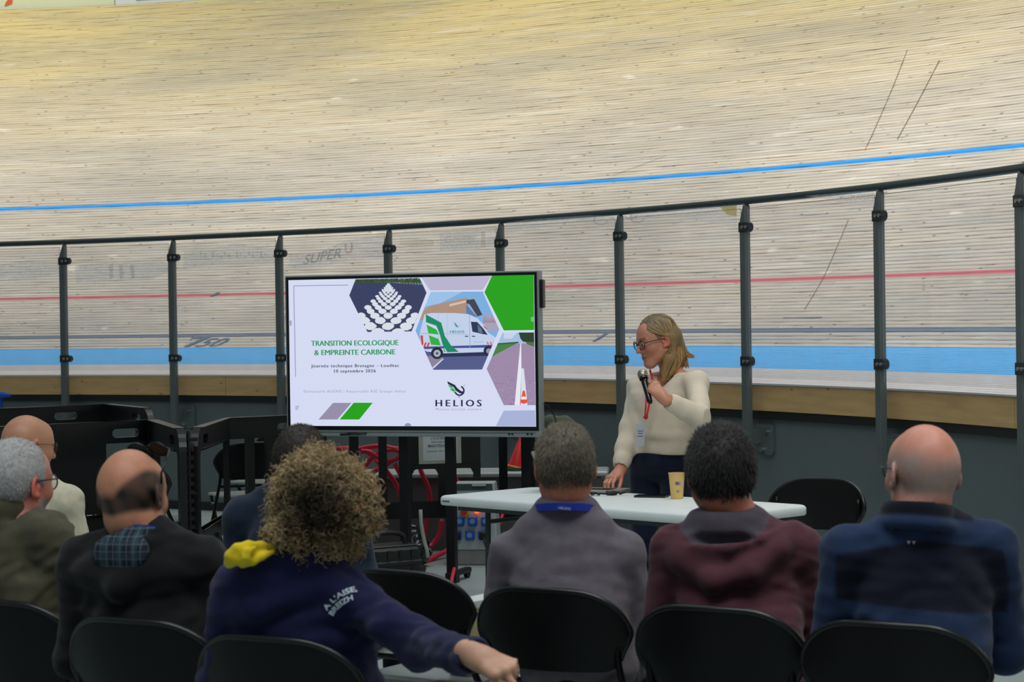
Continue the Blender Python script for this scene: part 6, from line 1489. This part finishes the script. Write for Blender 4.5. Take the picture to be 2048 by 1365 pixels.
# her right hand resting on the laptop edge, her left hand round the microphone
hand(F, WR, HR, P.L(P.o + np.array([-.35, -.35, .87])), right=True, curl=((15, 38, 20), (18, 36, 20), (20, 36, 20), (24, 36, 20)), s=.94, thumb=(.75, .25, -.62), splay=5)
md = (MB1 - MB0) / np.linalg.norm(MB1 - MB0)
hd_ = HL / np.linalg.norm(HL); nH = P.L(P.o + np.array([.30, -.92, .35])); 
hand(F, WL, hd_, nH, right=False, curl=((38, 66, 40), (40, 68, 42), (42, 70, 42), (44, 70, 42)), s=.94, thumb=(.55, .30, -.9), tcurl=14, splay=2)
V, Q = F.mesh(); mesh_np('body', V, Q, skin_mat(), P.e, True, skin_color(P, (202, 138, 112), rs=9)(V))
# blouse
F = Field(np.array([-.40, -.42, .76]), np.array([.42, .60, 1.42]), .0068)
wtr(F, .016); pz = W_(1322, 868, 10.87); F.ell(pz, (.172, .132, .050), k=.03)
for S_, E_, W2, e_ in ((SR, ER, WR, .9), (SL, EL, WL, .96)):
    F.cap(NB + np.array([0, 0, -.03]), S_, .045, .050, k=.05); F.ell(S_, (.056, .056, .054), k=.03); F.cap(S_, E_, .055, .052, k=.03); F.cap(E_, E_ + (W2 - E_) * .45, .054, .049, k=.025); F.cap(E_ + (W2 - E_) * .45, E_ + (W2 - E_) * .93, .046, .034, k=.02)
    F.ell(E_ + (W2 - E_) * .72, (.044, .044, .044), k=.02)
F.noise(.0048, 30, 21, warp=2.2)
for W2, E_ in ((WR, ER), (WL, EL)):
    d = (W2 - E_) / np.linalg.norm(W2 - E_); F.cap(W2 - d * .055, W2 - d * .008, .036, .036, k=.005); F.cap(W2 + d * .004, W2 + d * .1, .05, .05, k=.002, op='s')
fwd = np.array([0, 1.0, 0])
F.cap(NB + np.array([0, .0, .0]), NB + np.array([0, .02, .2]), .060, .062, k=.01, op='s')
vn = W_(1308, 806, 10.70); F.cap(NB + np.array([0, .06, .02]), NB + np.array([0, .12, -.085]), .058, .012, k=.01, op='s')
F.add(lambda X, Y, Z: .965 - Z + 0 * X + 0 * Y, (-.2, -.2, .85), (.2, .2, 1.0), .01, 'i') if False else None
V, Q = F.mesh(); P.garment = mesh_np('blouse', V, Q, cloth_mat('cream_blouse', (222, 208, 186), bump=.0006, bs=240, sheen=.15, noise=.03), P.e)
# collar flap at the back of the neck
q = MB(); 
# jeans and belt
F = Field((-.26, -.22, .05), (.26, .22, 1.02), .011); bz = W_(1322, 888, 10.88)
F.ell(W_(1322, 915, 10.88), (.168, .130, .13), k=.03); F.loft([(bz[2] - .10, bz[0], bz[1], .160, .124), (bz[2] + .012, bz[0], bz[1], .150, .114)], k=.03)
for q_ in (-1, 1): h_, k_, a_ = FT[q_]; F.cap(h_, k_, .092, .068, k=.03); F.cap(k_, a_ - np.array([0, 0, .02]), .066, .058, k=.02)
F.noise(.002, 40, 4); V, Q = F.mesh(); mesh_np('jeans', V, Q, cloth_mat('dark_denim', (30, 36, 58), bs=600, noise=.18), P.e)
q = MB(); q.tube([(bz[0] + .157 * math.cos(t), bz[1] + .121 * math.sin(t), bz[2] - .006) for t in np.linspace(0, 2 * math.pi, 33)[:-1]], .006, 8, closed=True, flat=3.0); q.build('belt', mat('black_leather', (18, 16, 17), .45), P.e, smooth=True)
F = Field((-.22, -.10, -.01), (.22, .26, .12), .010)
for q_ in (-1, 1): a_ = FT[q_][2]; F.cap(a_ - np.array([0, 0, .04]), a_ + np.array([q_ * .02, .14, -.05]), .042, .036, k=.02)
F.add(lambda X, Y, Z: .004 - Z + X * 0 + Y * 0, (-.3, -.3, -.1), (.3, .3, .2), .005, 'i'); V, Q = F.mesh(); mesh_np('shoes', V, Q, mat('dark_shoe_leather', (26, 26, 28)), P.e)
# hair: parted, shoulder length; a smooth mass under combed locks
F = Field(P.hc - np.array([.24, .24, .36]), P.hc + .2, .0052)
h = P.h; M = P.hM
F.ell(h((0, -.018, .036)), (.081, .101, .094), M, k=.01); F.ell(h((0, -.045, .005)), (.081, .078, .09), M, k=.02)
def lock(a, mid, b, ra, rm, rb, k=.02): F.cap(a, mid, ra, rm, k=k); F.cap(mid, b, rm, rb, k=k)
NM = [W_(1338, 716, 10.75), W_(1330, 745, 10.75), W_(1326, 762, 10.74)]; BM = [W_(1356, 712, 10.84), W_(1350, 736, 10.83), W_(1343, 752, 10.82)]
lock(h((-.066, -.05, .0)), NM[0], NM[2], .032, .028, .010); lock(h((-.045, -.085, .01)), BM[0], BM[2], .038, .032, .018)
lock(h((0, -.10, .0)), W_(1362, 708, 10.92), W_(1356, 738, 10.92), .040, .034, .02); lock(h((.06, -.05, .0)), W_(1336, 735, 10.98), W_(1334, 750, 10.98), .035, .034, .020)
lock(h((-.02, -.105, -.01)), W_(1370, 706, 10.88), W_(1386, 716, 10.86), .024, .014, .004)
F.ell(h((0, .075, -.050)), (.072, .082, .100), M, k=.008, op='s'); F.ell(h((0, .100, .014)), (.060, .036, .050), M, k=.010, op='s')
F.ell(h((-.090, .008, -.030)), (.026, .036, .050), M, k=.006, op='s')
V, Q = F.mesh()
def wcol(V):
    H = P.hv(V); t_ = np.clip((.11 - H[:, 2:3]) / .20, 0, 1)
    return C3((142, 122, 90)) * (1 - t_) + C3((206, 166, 108)) * t_
M_bl = mat('blonde_hair', (160, 126, 80), .45, noise=.12, scale=40, attr='Col', spec=.35)
wh = mesh_np('hair', V, Q, M_bl, P.e, True, wcol(V) * .55)
rg = np.random.default_rng(8)
def skull(x, y, z, g=1.0):
    d = np.array([x / .081, (y + .018) / .101, (z - .036) / .094]); d /= np.linalg.norm(d); return h((.081 * g * d[0], -.018 + .101 * g * d[1], .036 + .094 * g * d[2]))
G = []
for k in range(1150):
    u = rg.random(); g = rg.uniform(1.02, 1.075); part = (.012 + rg.normal(0, .003), .078 - .17 * u, .13 - .03 * u)
    c1 = (-.055, .070 - .14 * u + rg.normal(0, .004), .085 - .010 * (1 - u)); c2 = (-.084, .022 - .095 * u + rg.normal(0, .003), .040 - .01 * u)
    c3 = (-.082 + .02 * u, -.034 - .055 * u, -.004); w_ = rg.random(); w2 = u * .65 + w_ * .35
    t1 = NM[0] * (1 - w2) + BM[0] * w2; t2 = NM[1] * (1 - w2) + BM[1] * w2; t3 = NM[2] * (1 - w2) + BM[2] * w2
    jit = rg.normal(0, 1, 3); jit /= np.linalg.norm(jit); r1 = jit * rg.uniform(.024, .036); r3 = jit * rg.uniform(.0, .014) + np.array([0, 0, rg.uniform(-.012, .012)])
    G.append(catmull([skull(*part, g), skull(*c1, g), skull(*c2, g), h(np.array(c3) * g), t1 + r1, t2 + r1 * .8, t3 + r3], 4))
for k in range(420):
    u = rg.random(); g = rg.uniform(1.02, 1.075); sx_ = rg.uniform(-.05, .07)
    e_ = W_(1352 + 26 * rg.random() ** 2, 738 - 10 * rg.random(), 10.86 + .1 * rg.random())
    if rg.random() < .13: e_ = W_(1378 + 12 * rg.random(), 708 + 8 * rg.random(), 10.86)
    G.append(catmull([skull(.01, .05 - .12 * u, .13, g), skull(sx_, -.07, .10, g), skull(sx_ * 1.2, -.115, .04, g), h((sx_, -.115, -.03)), (W_(1362, 704, 10.88) + e_) / 2 + rg.normal(0, .008, 3), e_], 4))
for k in range(170):
    u = rg.random(); g = rg.uniform(1.02, 1.06)
    G.append(catmull([skull(.012, .078 - .12 * u, .13, g), skull(.05, .05 - .12 * u, .09, g), skull(.08, .0 - .08 * u, .03, g), h((.078, -.03, -.05)), W_(1330 + 8 * rg.random(), 742, 10.97)], 4))
for L_ in (25,):
    for sel in (25, 21, 17):
        gg = [np.array(x) for x in G if len(x) == sel]
        if not gg: continue
        Pn = np.array(gg); cw = wcol(Pn.reshape(-1, 3)).reshape(Pn.shape) * rg.choice([.45, .75, 1.0, 1.2, 1.6], (len(gg), 1, 1)) * rg.uniform(.85, 1.15, (len(gg), 1, 1))
        strands('hair_strand', Pn, .0015 * np.linspace(1, .6, sel)[None], M_bl, wh, np.clip(cw, 0, 1))['kind'] = 'stuff'
glasses(P, (24, 26, 36), r=.0255, dx=.033, y=.104, z=.004, thick=.0021)
q = MB(); eo = P.h((-.088, -.008, -.036)); q.tube([eo + np.array([0, 0, -.0]), eo + np.array([0, .0, -.012])], .001, 5); q.tube([eo + P.hM @ np.array([0, .013 * math.cos(t), 0]) + np.array([0, 0, -.030 + .018 * math.sin(t)]) for t in np.linspace(0, 2 * math.pi, 19)[:-1]], .0014, 6, closed=True)
q.build('earring', mat('gold_metal', (200, 160, 90), .25, metal=.9), P.e, smooth=True)
for k_, (ey) in enumerate(((-1), (1))):
    q = MB(); c = P.h((ey * .032, .0865, .008)); q.lathe([(.0, -.0115), (.0066, -.0094), (.0105, -.0045), (.0115, 0), (.0105, .0045), (.0066, .0094), (.0, .0115)], 14, c=c, M=P.hM @ np.array(Matrix.Rotation(R_(-90), 3, 'X')))
    eo_ = q.build('eye', mat('eye_white', (190, 184, 180), .2), P.e, smooth=True)
    q = MB(); c2_ = P.h((ey * .032, .0868, .006)); q.lathe([(.0, .0118), (.0052, .0106), (.0052, .0100), (0, .0100)], 12, c=c2_, M=P.hM @ np.array(Matrix.Rotation(R_(-90), 3, 'X'))); q.build('iris', mat('dark_iris', (40, 34, 30), .2), eo_, smooth=True)
# red lanyard with badge
M_red = mat('red_ribbon', (222, 44, 56), .5, noise=.08)
q = MB(); bA = W_(1294, 832, 10.69); bB = W_(1290, 836, 10.69)
lft = catmull([W_(1300, 742, 10.82), W_(1306, 768, 10.72), W_(1300, 800, 10.69), bA], 8); rgt = catmull([W_(1286, 750, 10.90), W_(1292, 775, 10.76), W_(1292, 805, 10.70), bB], 8)
q.tube(lft, .0045, 6, flat=2.6); q.tube(rgt, .0045, 6, flat=2.6); q.tube([bA, W_(1289, 838, 10.69)], .005, 6, flat=2.4); q.build('lanyard', M_red, P.e, smooth=True)
q = MB(); b0 = W_(1281, 868, 10.70); ux = P.L(P.o + np.array([.93, -.30, .0])); uz = P.L(P.o + np.array([.05, -.12, 1.0])); un = np.cross(ux, uz)
q.prism([(-.022, -.062), (.022, -.062), (.022, .050), (-.022, .050)], lambda p: b0 + ux * p[0] + uz * p[1], lambda p: b0 + ux * p[0] + uz * p[1] + un * .003); q.tube([b0 + uz * .05, W_(1289, 840, 10.69)], .0016, 6)
bd = q.build('badge', mat('badge_card', (206, 210, 218), .35, noise=.02), P.e)
q = MB()
for zz, hw in ((.012, .014), (.0, .012), (-.014, .015)): q.add([b0 + ux * a + uz * (zz + b) + un * s_ * .0036 for s_ in (1,) for a, b in ((-hw, 0), (hw, 0), (hw, .004), (-hw, .004))], [(0, 1, 2, 3)]); q.add([b0 + ux * a + uz * (zz + b) - un * .0006 for a, b in ((-hw, 0), (hw, 0), (hw, .004), (-hw, .004))], [(0, 1, 2, 3)])
q.build('badge_text', mat('grey_ink', (96, 100, 108)), bd, fix=False)['kind'] = 'stuff'
# microphone held in her left hand: a thing of its own
mo = np.array(P.e.matrix_basis @ Vector(MB0 * .4 + MB1 * .6)) if False else P.R @ (MB0 * .4 + MB1 * .6) + P.o
me_ = empty('microphone', mo.tolist(), label='black handheld microphone with silver grille held to the speaker\'s mouth', cat='microphone')
wA = P.R @ MB0 + P.o - mo; wB = P.R @ MB1 + P.o - mo; ax_ = (wB - wA) / np.linalg.norm(wB - wA)
q = MB(); q.tube([wA + ax_ * t for t in (.0, .004, .012, .024, .036, .046)], [.008, .018, .0245, .0255, .024, .019], 18); q.build('grille', mat('silver_mesh', (170, 160, 140), .35, metal=.85, noise=.35, scale=600), me_, smooth=True)
q = MB(); q.tube([wA + ax_ * .040, wA + ax_ * .050], .0225, 18); q.build('collar_ring', mat('dark_ring', (60, 60, 60), .3, metal=.6), me_, smooth='auto')
q = MB(); q.tube([wA + ax_ * t for t in (.048, .07, .13, .175, .185)], [.019, .0165, .0145, .0135, .010], 18); q.build('handle', mat('mic_black', (14, 15, 18), .22), me_, smooth=True)

# ------------------------------------------------------------------ pieces that can be told apart become objects of their own
def split_loose(o):
    me = o.data; n = len(me.vertices); par = list(range(n))
    def f(x):
        while par[x] != x: par[x] = par[par[x]]; x = par[x]
        return x
    for e_ in me.edges:
        a, b = f(e_.vertices[0]), f(e_.vertices[1])
        if a != b: par[a] = b
    groups = {}
    for p in me.polygons: groups.setdefault(f(p.vertices[0]), []).append(tuple(p.vertices))
    if len(groups) < 2: return
    co_ = [tuple(v.co) for v in me.vertices]; sm_ = me.polygons[0].use_smooth; base = o.name.split('.')[0]
    for k, fs in groups.items():
        ids = sorted({i for f_ in fs for i in f_}); mp = {i: j for j, i in enumerate(ids)}; m_ = bpy.data.meshes.new(base)
        m_.from_pydata([co_[i] for i in ids], [], [tuple(mp[i] for i in f_) for f_ in fs]); ob = link(base, m_, list(me.materials), o.parent, sm_)
        if sm_: m_.set_sharp_from_angle(angle=math.radians(40))
    bpy.data.objects.remove(o)
SPLIT = {'bolt', 'cross_tube', 'brace', 'rib', 'foot', 'port', 'sheer_film', 'under_rail', 'clip', 'ring', 'shoes', 'lens', 'embroidered_mark', 'sleeve_print', 'bolt', 'stylus_', 'mounting_bracket'}
for o in list(bpy.data.objects):
    if o.type == 'MESH' and o.name.split('.')[0] in SPLIT and not o.children and o.data.users == 1: split_loose(o)
for o in bpy.data.objects:
    if o.name.split('.')[0] == 'shoes': o.name = 'shoe'
